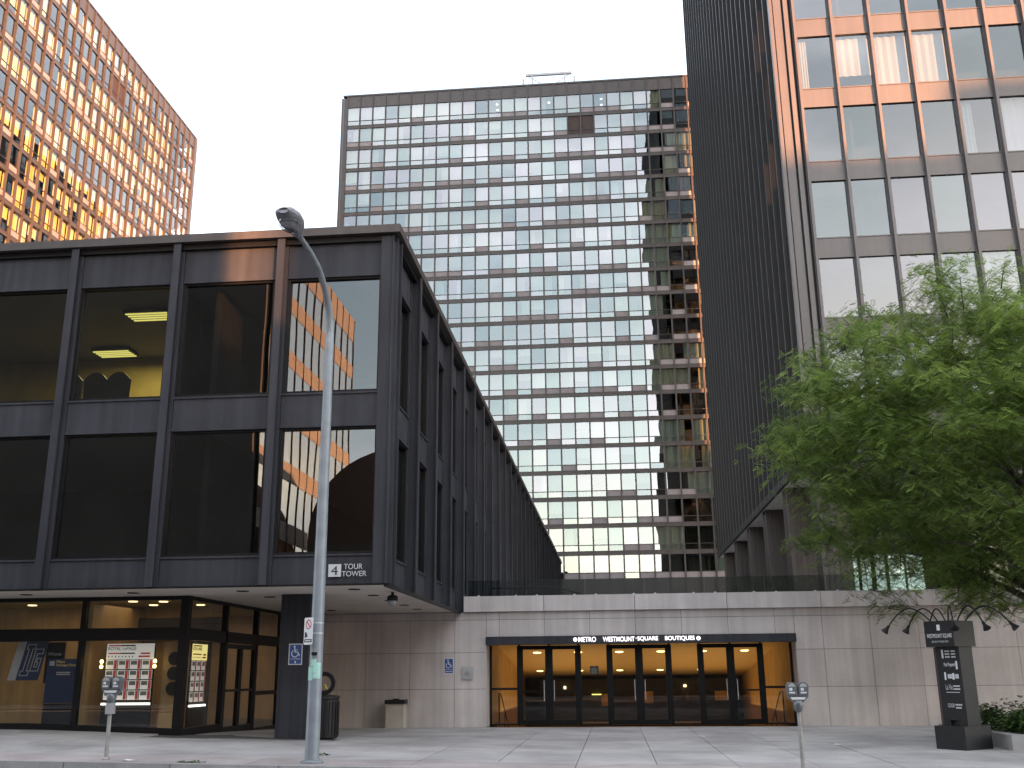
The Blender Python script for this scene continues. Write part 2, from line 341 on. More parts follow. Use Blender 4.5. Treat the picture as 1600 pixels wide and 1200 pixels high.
# ------------------------------------------------------------------ high-rise curtain wall
CREAM = [(.75, .7, .6), (.7, .7, .62), (.62, .68, .6), (.72, .66, .5), (.66, .7, .68), (.7, .62, .42)]
def curtain_wall(root, org, rz, n_, mod, tops, hu, tr, hl, zb, zt, fin, mats, glassm, seed, single=None, p_curt=.6, depth=3.2, slabs=True, lit=None, opaque=.0, curtains=True, palette=None, louvre=()):
    rg = random.Random(seed); fwid, fdep = fin; W = n_*mod; L = dict(loc=(org[0], org[1], 0), rot=(0, 0, rz))
    cz, sz = math.cos(rz), math.sin(rz)
    def wp(x, y): return (org[0]+x*cz-y*sz, org[1]+x*sz+y*cz)
    fm = MB().box(-fwid/2, fwid/2, -fdep, .12, zb, zt).box(-fwid*.72, fwid*.72, -.03, .12, zb, zt).mesh('mullion', mats[0])
    for k in range(n_+1): x, y = wp(k*mod, 0); put('mullion', fm, root, (x, y, 0), (0, 0, rz))
    sp = {}
    for r, t_ in enumerate(tops):
        up_ = zt if r == 0 else tops[r-1]-hu-tr-hl
        key = round(up_-t_, 3)
        if key not in sp: sp[key] = MB().box(0, W, 0, .16, 0, up_-t_).box(0, W, -.025, 0, 0, .05).box(0, W, -.025, 0, up_-t_-.05, up_-t_).mesh('spandrel', mats[1])
        put('spandrel', sp[key], root, (org[0], org[1], t_), (0, 0, rz))
    put('spandrel', MB().box(0, W, 0, .16, zb, tops[-1]-hu-tr-hl).mesh('spandrel', mats[1]), root, (org[0], org[1], 0), (0, 0, rz))
    if hl:
        tb = MB().box(0, W, .015, .14, -tr, 0).mesh('transom', mats[0])
        for t_ in tops: put('transom', tb, root, (org[0], org[1], t_-hu), (0, 0, rz))
    g = fwid*.72-.005
    pm = MB().poly([(g, 0, -hu+.02), (mod-g, 0, -hu+.02), (mod-g, 0, -.02), (g, 0, -.02)]).mesh('pane', glassm)
    rest = MB(); hop = MB(); vent = MB(); cur = MB(); litm = MB(); lv = MB(); frames = MB()
    def tq(mb_, x0, x1, z0, z1, y):
        a_, b_ = rg.gauss(0, .004), rg.gauss(0, .004)
        mb_.poly([(x0, y, z0), (x1, y+(x1-x0)*a_, z0), (x1, y+(x1-x0)*a_+(z1-z0)*b_, z1), (x0, y+(z1-z0)*b_, z1)])
    for r, t_ in enumerate(tops):
        run = rg.random() < .5; kind = 0
        for k in range(n_):
            x0 = k*mod
            if k % rg.choice((2, 3, 4)) == 0 or kind == 0: kind = 1 if rg.random() < p_curt else 2; cc = rg.choice(palette or CREAM)
            if (r, k) in louvre:
                lv.box(x0+g, x0+mod-g, .07, .1, t_-hu-tr-hl+.02, t_-.02)
                continue
            if single and single(r, k):
                x, y = wp(x0, .07); put('pane', pm, root, (x, y, t_), (rg.gauss(0, .004), 0, rz+rg.gauss(0, .004)))
            else: tq(rest, x0+g, x0+mod-g, t_-hu+.02, t_-.02, .07)
            if hl:
                zl, zh = t_-hu-tr-hl+.02, t_-hu-tr-.02
                if rg.random() < opaque: vent.box(x0+g, x0+mod-g, .05, .09, zl, zh)
                else: tq(hop, x0+g, x0+mod-g, zl, zh, .07)
            zl = t_-hu-tr-hl
            if lit and (r, k) in lit: litm.poly([(x0+g, .4, zl), (x0+mod-g, .4, zl), (x0+mod-g, .4, t_), (x0+g, .4, t_)])
            elif curtains and kind == 1:
                a0, a1 = 0., 1.
                q = rg.random()
                if q < .12: a0 = rg.uniform(.3, .7)
                elif q < .24: a1 = rg.uniform(.3, .7)
                zl2 = zl if rg.random() < .8 else t_-rg.uniform(.4, .9)*hu
                nf = 9; f_ = rg.uniform(.8, 1.05); c_ = tuple(v*f_ for v in cc)
                xs_ = [x0+g*.5+(mod-g)*(a0+(a1-a0)*i/nf) for i in range(nf+1)]
                for i in range(nf):
                    ya, yb = .33+.06*(i % 2), .33+.06*((i+1) % 2)
                    cur.poly([(xs_[i], ya, zl2), (xs_[i+1], yb, zl2), (xs_[i+1], yb, t_), (xs_[i], ya, t_)], c_)
    L2 = dict(loc=(org[0], org[1], 0), rot=(0, 0, rz))
    if rest.f: rest.build('pane', glassm, root, kind='stuff', **L2)
    if hop.f: hop.build('hopper_pane', glassm, root, kind='stuff', **L2)
    if vent.f: vent.build('vent_panel', 'vent_panel', root, kind='stuff', **L2)
    if cur.f: cur.build('curtain', 'curtain', root, kind='stuff', **L2)
    if litm.f: litm.build('lit_blind', 'lit_curtain', root, kind='stuff', **L2)
    if lv.f: lv.build('louvre', 'louvre_brown', root, **L2)
    if slabs:
        sm = MB().box(.05, W-.05, .17, depth, -.22, 0).mesh('floor_slab', 'interior_dark')
        for t_ in tops: put('floor_slab', sm, root, (org[0], org[1], t_+.3), (0, 0, rz))
        MB().box(0, W, depth, depth+.2, zb, zt-.2).build('core_wall', 'interior_dark', root, **L2)

TOPS = [65.52-2.77*i for i in range(20)]
MOD = 1.513
# ---- far apartment tower
ct = thing('apartment_tower', (-7, 103.4, 3.45), 'tall bronze and glass apartment tower at the end of the plaza, reflecting white sky', 'tower', 'high-rise towers')
def vis_c(r, k):
    x = -28.91+MOD*(k+.5); z = TOPS[r]-.8
    if x > 10.2: return False
    if x < -4.7:
        t_ = -4.7/x; y = 103.4*t_
        if 21.8 < y < 98.5 and 1.6+(z-1.6)*t_ < 11.6: return False
    return True
cand = sorted([(r, k) for r in range(20) for k in range(30) if vis_c(r, k)], key=lambda q: -q[0])[:300]
cset = set(cand)
curtain_wall(ct, (-28.91, 103.4), 0, 30, MOD, TOPS, 1.71, .05, .57, 3.45, 67.0, (.11, .12), ('bronze', 'bronze_panel'), 'tower_glass', 3, single=lambda r, k: (r, k) in cset, p_curt=.62, opaque=.38, louvre={(1, 17), (1, 18)})
MB().prism([(-29.58, 103.7, 3.45), (-29.3, 103.38, 3.45), (-28.98, 103.36, 3.45), (-28.98, 104.2, 3.45), (-29.58, 104.2, 3.45)], (0, 0, 63.3)).build('corner_post', 'bronze', ct)
MB().box(16.55, 17.2, 103.38, 104, 3.45, 67).build('corner_post', 'bronze', ct)
MB().box(-29.45, 17.2, 103.32, 128, 67.0, 67.18).build('roof', 'bronze', ct)
MB().box(-28.8, 17.0, 106.7, 127.5, 3.5, 66.9).build('core_wall', 'interior_dark', ct)
curtain_wall(ct, (-29.6, 128), -math.pi/2, 16, MOD, TOPS, 1.71, .05, .57, 3.45, 67.0, (.11, .12), ('bronze', 'bronze_panel'), 'tower_glass', 5, p_curt=.7, slabs=False, opaque=.3)
# small ceiling spots glowing behind the top-floor panes
for k, dz, dy in ((11, 1.5, 1.0), (11, 1.1, 1.6), (12, 1.45, 1.0), (14, 1.5, 1.0), (15, 1.45, 1.2), (17, 1.5, 1.0), (19, 1.4, 1.0), (19, 1.0, 1.6)):
    x = -28.91+MOD*(k+.6); MB().lathe([(.13, 0), (.13, .05)], 0, 0, 12).build('ceiling_spot', 'small_spot', ct, loc=(x, 103.4+dy, TOPS[0]-1.6+dz))
# ---- window-cleaning gantry on its roof
rg_ = thing('roof_gantry', (-5.3, 105, 67.18), 'pale steel window-cleaning gantry standing on the far tower roof', 'gantry')
MB().box(-8.0, -2.6, 104.9, 105.15, 69.3, 69.55).build('beam', 'rig_steel', rg_)
for x in (-7.2, -3.4): MB().box(x-.07, x+.07, 104.95, 105.1, 67.18, 69.3).build('post', 'rig_steel', rg_)
for x, s_ in ((-7.9, 1), (-2.7, -1)): MB().tube([(x+s_*1.6, 105, 68.3), (x+s_*.1, 105, 69.3)], .05, 6).build('brace', 'rig_steel', rg_)
for x in (-8.3, -2.3): MB().box(x-.1, x+.1, 104.9, 105.2, 67.18, 68.9).build('counterweight', 'rig_steel', rg_)
# ---- sunlit apartment tower on the left
lt = thing('apartment_tower', (-60, 90, 0), 'orange sunlit apartment tower behind the low black building, golden windows', 'tower', 'high-rise towers')
LY0 = 110.6-34*MOD
def vis_l(r, k):
    y = LY0+MOD*(k+.5); z = TOPS[r]-.8; return 1.6+(z-1.6)*21.8/y > 11.4 and y > 66
lset = set(sorted([(r, k) for r in range(20) for k in range(34) if vis_l(r, k)], key=lambda q: q[1])[:300])
curtain_wall(lt, (-50.5, LY0), math.pi/2, 34, MOD, TOPS, 1.71, .05, .57, 0, 67.0, (.11, .12), ('bronze', 'bronze_panel'), 'sunny_glass', 9, single=lambda r, k: (r, k) in lset, p_curt=.74, palette=[(.8, .68, .38), (.75, .62, .3), (.78, .7, .5), (.7, .52, .18), (.8, .6, .2)], opaque=.3, louvre={(1, 20), (1, 21)})  # gold evening light and reflections put into this tower's curtain colours
MB().box(-51.1, -50.42, 110.62, 111.25, 0, 67.02).build('corner_post', 'bronze', lt)
MB().box(-75, -50.42, 59, 111.2, 67.02, 67.2).build('roof', 'bronze', lt)
MB().box(-75, -53.8, 59.2, 111.2, 0, 66.9).build('core_wall', 'interior_dark', lt)
# ---- office tower on the right
rtw = thing('office_tower', (18, 60, 3.45), 'black office tower on tall columns at right, its top floors in orange sun', 'tower', 'high-rise towers')
RT = [15.12+3.69*k for k in range(19)][::-1]
ZTOP = 84.0
curtain_wall(rtw, (9.35, 42.05), 0, 10, 1.70, RT, 2.72, 0, 0, 10.1, ZTOP, (.12, .24), ('bronze_front', 'bronze_front'), 'front_glass', 21, single=lambda r, k: RT[r] < 36, p_curt=.35)
curtain_wall(rtw, (8.45, 79.75), -math.pi/2, 23, 1.595, RT, 2.72, 0, 0, 10.1, ZTOP, (.11, .26), ('bronze_shaded', 'bronze_shaded'), 'side_glass', 22, single=lambda r, k: RT[r] < 28 and k > 15, p_curt=.25, curtains=True)
curtain_wall(rtw, (26.35, 79.9), math.pi, 10, 1.70, RT, 2.72, 0, 0, 10.1, ZTOP, (.12, .24), ('bronze_shaded', 'bronze_shaded'), 'front_glass', 23, slabs=False, p_curt=.3)
for x0, x1, y0, y1 in ((8.27, 8.42, 41.95, 42.25), (8.5, 8.86, 42.12, 42.6), (8.94, 9.14, 42.0, 42.5)):
    MB().box(x0, x1, y0, y1, 10.1, ZTOP).build('corner_post', 'bronze_front', rtw)
MB().box(8.42, 9.3, 42.3, 43.1, 10.1, ZTOP).build('corner_column', 'bronze_shaded', rtw)
MB().box(11.7, 26.4, 45.3, 76.5, 10.4, ZTOP).build('core_wall', 'interior_dark', rtw)
MB().box(26.45, 27.15, 42.1, 79.9, 10.1, ZTOP).build('side_wall', 'bronze_shaded', rtw)
MB().box(8.3, 27.25, 42.0, 80.0, ZTOP, ZTOP+.3).build('roof', 'bronze_shaded', rtw)
MB().box(8.34, 27.1, 42.08, 79.9, 9.98, 10.1).build('soffit', 'soffit_grey', rtw)
MB().box(8.2, 8.34, 41.9, 80, 9.95, 10.35).build('edge_beam', 'black_matte', rtw)
MB().box(8.34, 27.2, 41.9, 42.08, 9.95, 10.35).build('edge_beam', 'bronze_front', rtw)
colm = MB().box(0, 1.2, 0, 1.2, 0, 6.53)
for k in range(1, 5):
    colm.box(k*.24-.02, k*.24+.02, -.03, 0, 0, 6.53); colm.box(-.03, 0, k*.24-.02, k*.24+.02, 0, 6.53)
cme = colm.mesh('column', 'bronze')
for y in (42.1, 49.0, 55.9, 62.8, 69.7, 76.6): put('column', cme, rtw, (8.45, y, 3.45))
for x in (16.0, 23.5): put('column', cme, rtw, (x, 42.1, 3.45))
# lobby glazing under the tower
for (xa, ya, xb, yb, nb) in ((12.2, 47, 25, 47, 6), (12.2, 75, 12.2, 47, 11), (12.2, 75, 25, 75, 6)):
    for k in range(nb):
        p0 = Vector((xa, ya, 0)).lerp(Vector((xb, yb, 0)), k/nb); p1 = Vector((xa, ya, 0)).lerp(Vector((xb, yb, 0)), (k+1)/nb)
        MB().poly([(p0.x, p0.y, 3.5), (p1.x, p1.y, 3.5), (p1.x, p1.y, 9.95), (p0.x, p0.y, 9.95)]).build('lobby_pane', 'rail_glass', rtw)
        MB().box(p0.x-.06, p0.x+.06, p0.y-.08, p0.y+.06, 3.45, 9.97).build('lobby_mullion', 'black_frame', rtw)
MB().box(20.5, 24, 54, 70, 3.45, 9.97).build('lobby_core', 'granite', rtw)

# ------------------------------------------------------------------ low black building on the left
lb = thing('office_building', (-12, 40, 0), 'low black steel and glass office building overhanging the shop at left', 'building')
FXS = [-4.97-2.56*k for k in range(8)]; YF = 21.85; XSD = -4.95
SYS = [24.55+2.68*k for k in range(28)]
ZS, ZT = 3.47, 11.56
WZ = [(4.13, 7.0), (7.8, 10.63)]; SZ = [(ZS, 4.13), (7.0, 7.8), (10.63, ZT)]
# front
mf = MB().box(-.09, .09, -.2, -.165, ZS, ZT+.02).box(-.02, .02, -.165, 0, ZS, ZT).box(-.14, .14, -.03, .12, ZS, ZT).mesh('mullion', 'black_steel')
for x in FXS[1:]: put('mullion', mf, lb, (x, YF, 0))
def spand(w, h):
    mb = MB().box(.15, w-.15, 0, .1, .02, h-.02).box(.13, w-.13, -.035, .1, -.015, .03).box(.13, w-.13, -.035, .1, h-.045, h-.002)
    return mb.mesh('spandrel_panel', 'black_steel')
def wframe(w, h):
    mb = MB().box(.14, .21, .02, .16, 0, h).box(w-.21, w-.14, .02, .16, 0, h).box(.21, w-.21, .03, .16, 0, .06).box(.21, w-.21, .03, .16, h-.06, h)
    return mb.mesh('window_frame', 'black_frame')
for k in range(7):
    x0 = FXS[k+1]; w = 2.56
    for z0, z1 in SZ:
        me = spand(w, z1-z0); put('spandrel_panel', me, lb, (x0, YF, z0))
    for z0, z1 in WZ:
        me = wframe(w, z1-z0); put('window_frame', me, lb, (x0, YF, z0))
        pn = MB().poly([(.2, 0, .05), (w-.2, 0, .05), (w-.2, 0, z1-z0-.05), (.2, 0, z1-z0-.05)]).mesh('pane', 'office_glass')
        put('pane', pn, lb, (x0, YF+.1, z0), (rng.gauss(0, .0015), 0, rng.gauss(0, .0015)))
# corner
MB().box(-5.12, -4.86, 21.72, 22.1, ZS, ZT).build('corner_post', 'black_steel', lb)
MB().box(-4.845, -4.82, 21.68, 22.2, ZS, ZT).box(-4.9, -4.72, 22.2, 22.26, ZS, ZT).box(-4.82, -4.74, 21.9, 21.94, ZS, ZT).build('corner_post', 'black_steel', lb)
MB().box(-4.93, -4.9, 22.05, 22.5, ZS, ZT).build('corner_panel', 'black_steel', lb)
# side (u runs along -Y for the +X face: local x -> +Y, local y -> -X)
ms = MB().box(-.09, .09, -.27, -.235, ZS, ZT+.02).box(-.02, .02, -.235, 0, ZS, ZT).box(-.17, .17, -.03, .12, ZS, ZT).mesh('mullion', 'black_steel')
q90 = math.pi/2
sps = {}
for k in range(-1, 27):
    y0 = 22.0 if k < 0 else SYS[k]; w = (SYS[0]-22.0) if k < 0 else 2.68
    if k >= 0 or True: put('mullion', ms, lb, (XSD, y0+w, 0), (0, 0, q90))
    key = round(w, 2)
    if key not in sps:
        sps[key] = ([spand(w, z1-z0) for z0, z1 in SZ], [wframe(w, z1-z0) for z0, z1 in WZ], [MB().poly([(.2, 0, .05), (w-.2, 0, .05), (w-.2, 0, z1-z0-.05), (.2, 0, z1-z0-.05)]).mesh('pane', 'office_glass') for z0, z1 in WZ])
    A, B, C_ = sps[key]
    for me, (z0, z1) in zip(A, SZ): put('spandrel_panel', me, lb, (XSD, y0, z0), (0, 0, q90))
    for me, pn, (z0, z1) in zip(B, C_, WZ):
        put('window_frame', me, lb, (XSD, y0, z0), (0, 0, q90)); put('pane', pn, lb, (XSD-.1, y0, z0), (rng.gauss(0, .002), 0, q90+rng.gauss(0, .002)))
MB().box(-24, -4.66, 21.6, 98.4, ZT+.04, 11.8).build('roof_fascia', 'roof_fascia', lb)
MB().box(-24, -4.8, 21.75, 98.3, ZT-.1, ZT+.06).build('roof_slab', 'black_frame', lb)
MB().box(-24, -4.86, 21.83, 98.3, 3.45, 3.5).build('soffit', 'soffit', lb)
MB().box(-24, -4.84, 21.72, 21.83, 3.44, 3.475).build('soffit_trim', 'black_frame', lb)
MB().box(-4.86, -4.76, 21.72, 98.3, 3.40, 3.475).build('soffit_trim', 'black_frame', lb)
for y in np.arange(22.9, 32.3, 1.9):
    for x in (-5.9, -8.5, -11.1, -13.7):
        if x < -10 and y > 24.2: continue
        MB().lathe([(.14, 0), (.14, .012)], 0, 0, 16).build('downlight', 'black_matte', lb, loc=(x+.1, y, 3.435))
for z0, z1 in ((3.52, 4.0), (7.05, 7.7)): MB().box(-24, -5.2, 22.05, 98, z0, z1).build('floor_slab', 'interior_dark', lb)
for z in (6.98, 10.62): MB().box(-24, -5.2, 22.05, 98, z, z+.05).build('ceiling', 'ceiling_tile', lb)
MB().box(-24, -9.2, 29.0, 29.15, 4.0, 10.6).build('partition', 'interior_dark', lb)
MB().box(-19.6, -9.6, 27.4, 27.6, 7.7, 10.6).build('partition', 'interior_wall', lb)
MB().box(-10.2, -10.05, 22.15, 27.4, 7.7, 10.6).build('partition', 'interior_dark', lb)
MB().box(-9.3, -9.15, 22.3, 98, 4.0, 10.6).build('partition', 'interior_dark', lb)
MB().box(-24, -9.2, 98, 98.2, 3.5, 11.5).build('end_wall', 'black_steel', lb)
MB().box(-9.2, -5.0, 98, 98.2, 3.5, 11.5).build('end_wall', 'black_steel', lb)
# office ceiling lights and chairs behind the glass
def fluoro(x0, x1, y0, y1, z, label):
    t_ = thing('ceiling_light', ((x0+x1)/2, (y0+y1)/2, z), label, 'ceiling light', 'office ceiling lights')
    MB().box(x0, x1, y0, y1, z-.05, z+.05).build('housing', 'black_frame', t_)
    for i in range(4):
        yy = y0+(y1-y0)*(i+.5)/4; MB().box(x0+.03, x1-.03, yy-.03, yy+.03, z-.075, z-.052).build('tube', 'fluoro', t_)
fluoro(-12.15, -11.0, 23.3, 23.95, 10.55, 'yellow fluorescent ceiling light close behind the upper office glass')
fluoro(-14.5, -13.4, 26.2, 26.85, 10.55, 'yellow fluorescent ceiling light deeper in the upper office')
la = bpy.data.lights.new('office_light', 'AREA'); la.energy = 30; la.color = (1, .85, .4); la.size = 1.5
lo = bpy.data.objects.new('office_light', la); COL.objects.link(lo); lo.location = (-12.8, 25.6, 10.4)
def chair(x, y, label):
    t_ = thing('office_chair', (x, y, 7.7), label, 'chair', 'chairs behind the office window')
    P = [(x-.3+.6*i/8, y, 8.35+.62*math.sin(math.pi*(.18+.64*i/8))**.6) for i in range(9)]
    MB().prism([(x-.28, y, 8.3)]+P+[(x+.28, y, 8.3)], (0, .09, 0)).build('backrest', 'chair_black', t_)
    MB().box(x-.28, x+.28, y+.05, y+.55, 8.12, 8.22).build('seat', 'chair_black', t_)
    MB().tube([(x, y+.3, 7.75), (x, y+.3, 8.12)], .04, 8).build('stem', 'chair_black', t_)
    MB().lathe([(.28, 7.7), (.06, 7.78)], x, y+.3, 10).build('base', 'chair_black', t_)
for x, w_ in ((-13.4, 'leftmost'), (-12.75, 'middle'), (-12.15, 'rightmost')): chair(x, 23.4, w_+' of three black office chairs behind the upper office window')
# column under the overhang
cb = MB().box(-7.84, -7.16, 24.1, 24.8, .1, 3.45)
for x in (-7.5,): cb.box(x-.008, x+.008, 24.085, 24.1, .1, 3.45)
cb.box(-7.86, -7.82, 24.08, 24.12, .1, 3.45).box(-7.18, -7.14, 24.08, 24.12, .1, 3.45)
cb.build('column', 'black_steel', lb)
# ---- shop front below
YS = 24.02; XC = -10.15
def bar(x0, x1, y0, y1, z0, z1, name='shop_mullion'): return MB().box(x0, x1, y0, y1, z0, z1).build(name, 'black_frame', lb)
for x in (-12.72, -15.3, -17.9, -20.5): bar(x-.06, x+.06, YS-.04, YS+.1, .2, 3.45)
bar(XC-.14, XC+.06, YS-.06, YS+.14, .1, 3.45)
bar(-24, XC-.14, YS-.05, YS+.1, 2.42, 2.71, 'shop_transom'); bar(-24, XC-.14, YS-.045, YS+.1, 3.36, 3.45, 'shop_head')
bar(XC-.08, XC+.05, YS+.14, 32.4, 2.42, 2.7, 'shop_transom'); bar(XC-.08, XC+.045, YS+.14, 32.4, 3.37, 3.45, 'shop_head')
MB().prism([(-24, YS-.05, .1), (XC-.14, YS-.05, .1), (XC-.14, YS-.05, .42), (-14, YS-.05, .55), (-24, YS-.05, .6)], (0, .12, 0)).build('shop_plinth', 'black_frame', lb)
for x0, x1 in zip((-12.66, -15.24, -17.84, -20.44), (XC-.14, -12.78, -15.36, -17.96)):
    MB().poly([(x0, YS+.03, .42), (x1, YS+.03, .42), (x1, YS+.03, 2.42), (x0, YS+.03, 2.42)]).build('shop_pane', 'shop_glass', lb)
    MB().poly([(x0, YS+.03, 2.71), (x1, YS+.03, 2.71), (x1, YS+.03, 3.36), (x0, YS+.03, 3.36)]).build('shop_pane', 'shop_glass', lb)
sy = [YS+.14, 26.6, 29.0, 31.2, 32.4]
for y in sy[1:4]: bar(XC-.1, XC+.05, y-.07, y+.07, 0, 3.45)
for i in range(4):
    MB().poly([(XC-.02, sy[i], 2.7), (XC-.02, sy[i+1], 2.7), (XC-.02, sy[i+1], 3.37), (XC-.02, sy[i], 3.37)]).build('shop_pane', 'shop_glass', lb)
    if i != 1:
        MB().poly([(XC-.02, sy[i], .1), (XC-.02, sy[i+1], .1), (XC-.02, sy[i+1], 2.42), (XC-.02, sy[i], 2.42)]).build('shop_pane', 'shop_glass', lb)
bar(XC-.08, XC+.04, 29.07, 31.13, 1.05, 1.16, 'shop_rail'); bar(XC-.08, XC+.04, YS+.14, 26.53, .05, .4, 'shop_plinth'); bar(XC-.08, XC+.04, 29.07, 32.4, -.05, .16, 'shop_plinth')
for y0, y1 in ((26.68, 27.8), (27.82, 28.93)):   # pair of doors
    d_ = MB().box(XC-.06, XC+.03, y0, y0+.1, .05, 2.4).box(XC-.06, XC+.03, y1-.1, y1, .05, 2.4).box(XC-.06, XC+.03, y0+.1, y1-.1, .05, .3).box(XC-.06, XC+.03, y0+.1, y1-.1, 2.28, 2.4).box(XC-.05, XC+.06, y0+.1, y1-.1, 1.18, 1.24).build('door', 'black_frame', lb)
    MB().poly([(XC-.02, y0+.1, .3), (XC-.02, y1-.1, .3), (XC-.02, y1-.1, 2.28), (XC-.02, y0+.1, 2.28)]).build('pane', 'shop_glass', d_)
MB().box(-24, XC-.2, YS+.1, 32.4, -.1, .3).build('shop_floor', 'interior_floor', lb)
MB().box(-24, XC-.2, YS+.1, 32.4, 3.4, 3.44).build('shop_ceiling', 'interior_wall', lb)
MB().box(-24, XC-.25, 27.4, 27.5, .3, 3.4).build('shop_back_wall', 'wood_gold', lb)
MB().box(-24, -10.35, 32.2, 32.3, -.1, 3.4).build('shop_end_wall', 'wood_tan', lb)
MB().box(-13.1, -10.5, 27.0, 27.35, 2.6, 3.1).build('bulkhead', 'interior_dark', lb)
MB().box(-12.95, -12.75, 24.5, 27.4, .3, 3.4).build('partition', 'wood_tan', lb)
MB().box(-10.9, -10.45, 26.2, 26.5, .3, 2.6).build('cabinet', 'interior_dark', lb)
for x, y in ((-13.3, 25.2), (-12.0, 26.2), (-11.2, 25.0), (-10.8, 26.4), (-15.0, 25.6), (-11.9, 24.8)):
    MB().lathe([(.11, 0), (.11, .02)], 0, 0, 14).build('downlight', 'downlight', lb, loc=(x, y, 3.375))
la = bpy.data.lights.new('shop_light', 'AREA'); la.energy = 3.6; la.color = (1, .78, .48); la.shape = 'RECTANGLE'; la.size = 5; la.size_y = 1.5
lo = bpy.data.objects.new('shop_light', la); COL.objects.link(lo); lo.location = (-13.5, 25.8, 3.33)

la = bpy.data.lights.new('shop_end_fill', 'AREA'); la.energy = 4; la.color = (1, .8, .55); la.size = 2  # added fill light without a fixture, brightens the shop end wall
lo = bpy.data.objects.new('shop_end_fill', la); COL.objects.link(lo); lo.location = (-12.5, 30, 3.33)

# ------------------------------------------------------------------ granite plaza wall
YW = 32.44
pw = thing('plaza_wall', (0, YW, 0), 'long pale granite plaza wall with projecting coping around the metro entrance', 'wall')
OX0, OX1, OZ = -3.95, 5.5, 2.68
edges = sorted(set([-10.1] + [x for x in FX if -10 < x < 29] + [OX0, OX1])); edges = [e for e in edges if not any(abs(e-q) < .05 and e != q for q in (OX0, OX1))]
for i in range(len(edges)-1):
    x0, x1 = edges[i], edges[i+1]; ino = x0 >= OX0-.01 and x1 <= OX1+.01
    for z0, z1 in ((-.15, 1.12), (1.12, 2.21), (2.21, 3.2), (3.2, 3.44)):
        if ino:
            if z1 <= OZ: continue
            z0 = max(z0, OZ)
        mb = MB().box(x0+.006, x1-.006, YW+rng.uniform(-.0015, .0015), YW+.05, z0+.006, z1-.006); mb.build('granite_panel', 'granite', pw)
MB().box(-10.1, OX0-.02, YW+.03, YW+.06, -.2, 3.44).box(OX1+.02, 29, YW+.03, YW+.06, -.2, 3.44).box(OX0-.02, OX1+.02, YW+.03, YW+.06, OZ+.01, 3.44).build('joint_bed', 'joint', pw)
MB().box(-10.1, OX0, YW+.07, YW+1.3, -.2, 3.44).box(OX1, 29, YW+.07, YW+1.3, -.2, 3.44).box(OX0, OX1, YW+.07, YW+.9, OZ, 3.44).build('backing', 'granite', pw)
cx = [-4.66] + [-2.13+2.82*k for k in range(12)]
for i in range(len(cx)-1): MB().box(cx[i]+.008, cx[i+1]-.008, YW-.13, YW+.7, 3.445, 3.92).build('coping', 'granite', pw)
MB().box(OX0-.02, OX1+.02, YW-.05, YW+.9, 2.44, OZ-.002).build('lintel', 'black_steel', pw)
# illuminated lettering
sg = thing('entrance_lettering', (.75, YW-.07, 2.56), 'glowing white letters over the entrance reading METRO WESTMOUNT SQUARE BOUTIQUES', 'sign')
def xat(px): return -3.95+(px-760)*(9.45/482)
for s_, a_, b_ in (('METRO', 906.5, 934), ('WESTMOUNT', 945, 994.5), ('SQUARE', 999, 1031), ('BOUTIQUES', 1042, 1087.5)):
    text('lettering', s_, 'letter_glow', sg, xat(a_), xat(b_), 2.495, 2.64, YW-.056, ext=.03, bold=.004)
for px in (901.5, 1093.5):
    x = xat(px); P = [(x+.06*math.cos(a), YW-.056, 2.567+.06*math.sin(a)) for a in np.linspace(0, 2*math.pi, 20, endpoint=False)]
    dk = MB().prism(P, (0, -.03, 0)).build('roundel', 'letter_glow', sg)
    MB().prism([(x-.012, YW-.087, 2.6), (x+.012, YW-.087, 2.6), (x+.012, YW-.087, 2.55), (x+.03, YW-.087, 2.55), (x, YW-.087, 2.52), (x-.03, YW-.087, 2.55), (x-.012, YW-.087, 2.55)], (0, -.002, 0)).build('arrow', 'sign_black', dk)
MB().box(xat(997)-.012, xat(997)+.012, YW-.08, YW-.056, 2.575, 2.6).build('lettering', 'letter_glow', sg)
# entrance doors
YD = YW+.86
ed = thing('entrance_doors', (.7, YD, 0), 'row of dark framed glass doors and sidelights under the lit metro sign', 'doors')
DX = [-3.95+.945*k for k in range(11)]
for k in range(10):
    x0, x1 = DX[k], DX[k+1]
    if k in (1, 2, 4, 5, 7, 8):
        d_ = MB().box(x0+.03, x0+.12, YD-.03, YD+.03, .02, 2.42).box(x1-.12, x1-.03, YD-.03, YD+.03, .02, 2.42).box(x0+.12, x1-.12, YD-.03, YD+.03, 2.3, 2.42).box(x0+.12, x1-.12, YD-.03, YD+.03, .02, .17).build('door', 'black_frame', ed)
        MB().poly([(x0+.12, YD, .17), (x1-.12, YD, .17), (x1-.12, YD, 2.3), (x0+.12, YD, 2.3)]).build('pane', 'door_glass', d_)
        hx = x1-.16 if k in (1, 4, 7) else x0+.16
        MB().tube([(hx, YD-.03, .75), (hx, YD-.09, .75), (hx, YD-.09, 1.35), (hx, YD-.03, 1.35)], .014, 6).build('handle', 'alu', d_)
        MB().box(x0+.12, x1-.12, YD+.01, YD+.06, 1.0, 1.05).build('push_bar', 'black_matte', d_)
    else:
        f_ = MB().box(x0+.03, x0+.07, YD-.04, YD+.04, .02, 2.42).box(x1-.07, x1-.03, YD-.04, YD+.04, .02, 2.42).box(x0+.07, x1-.07, YD-.04, YD+.04, .02, .06)
        if k in (0, 9): f_.box(x0+.07, x1-.07, YD-.03, YD+.03, 1.07, 1.14)
        f_ = f_.build('sidelight', 'black_frame', ed)
        MB().poly([(x0+.07, YD, .06), (x1-.07, YD, .06), (x1-.07, YD, 2.42), (x0+.07, YD, 2.42)]).build('pane', 'door_glass', f_)
for x in DX: MB().box(x-.03, x+.03, YD-.05, YD+.05, .0, 2.44).build('door_post', 'black_frame', ed)
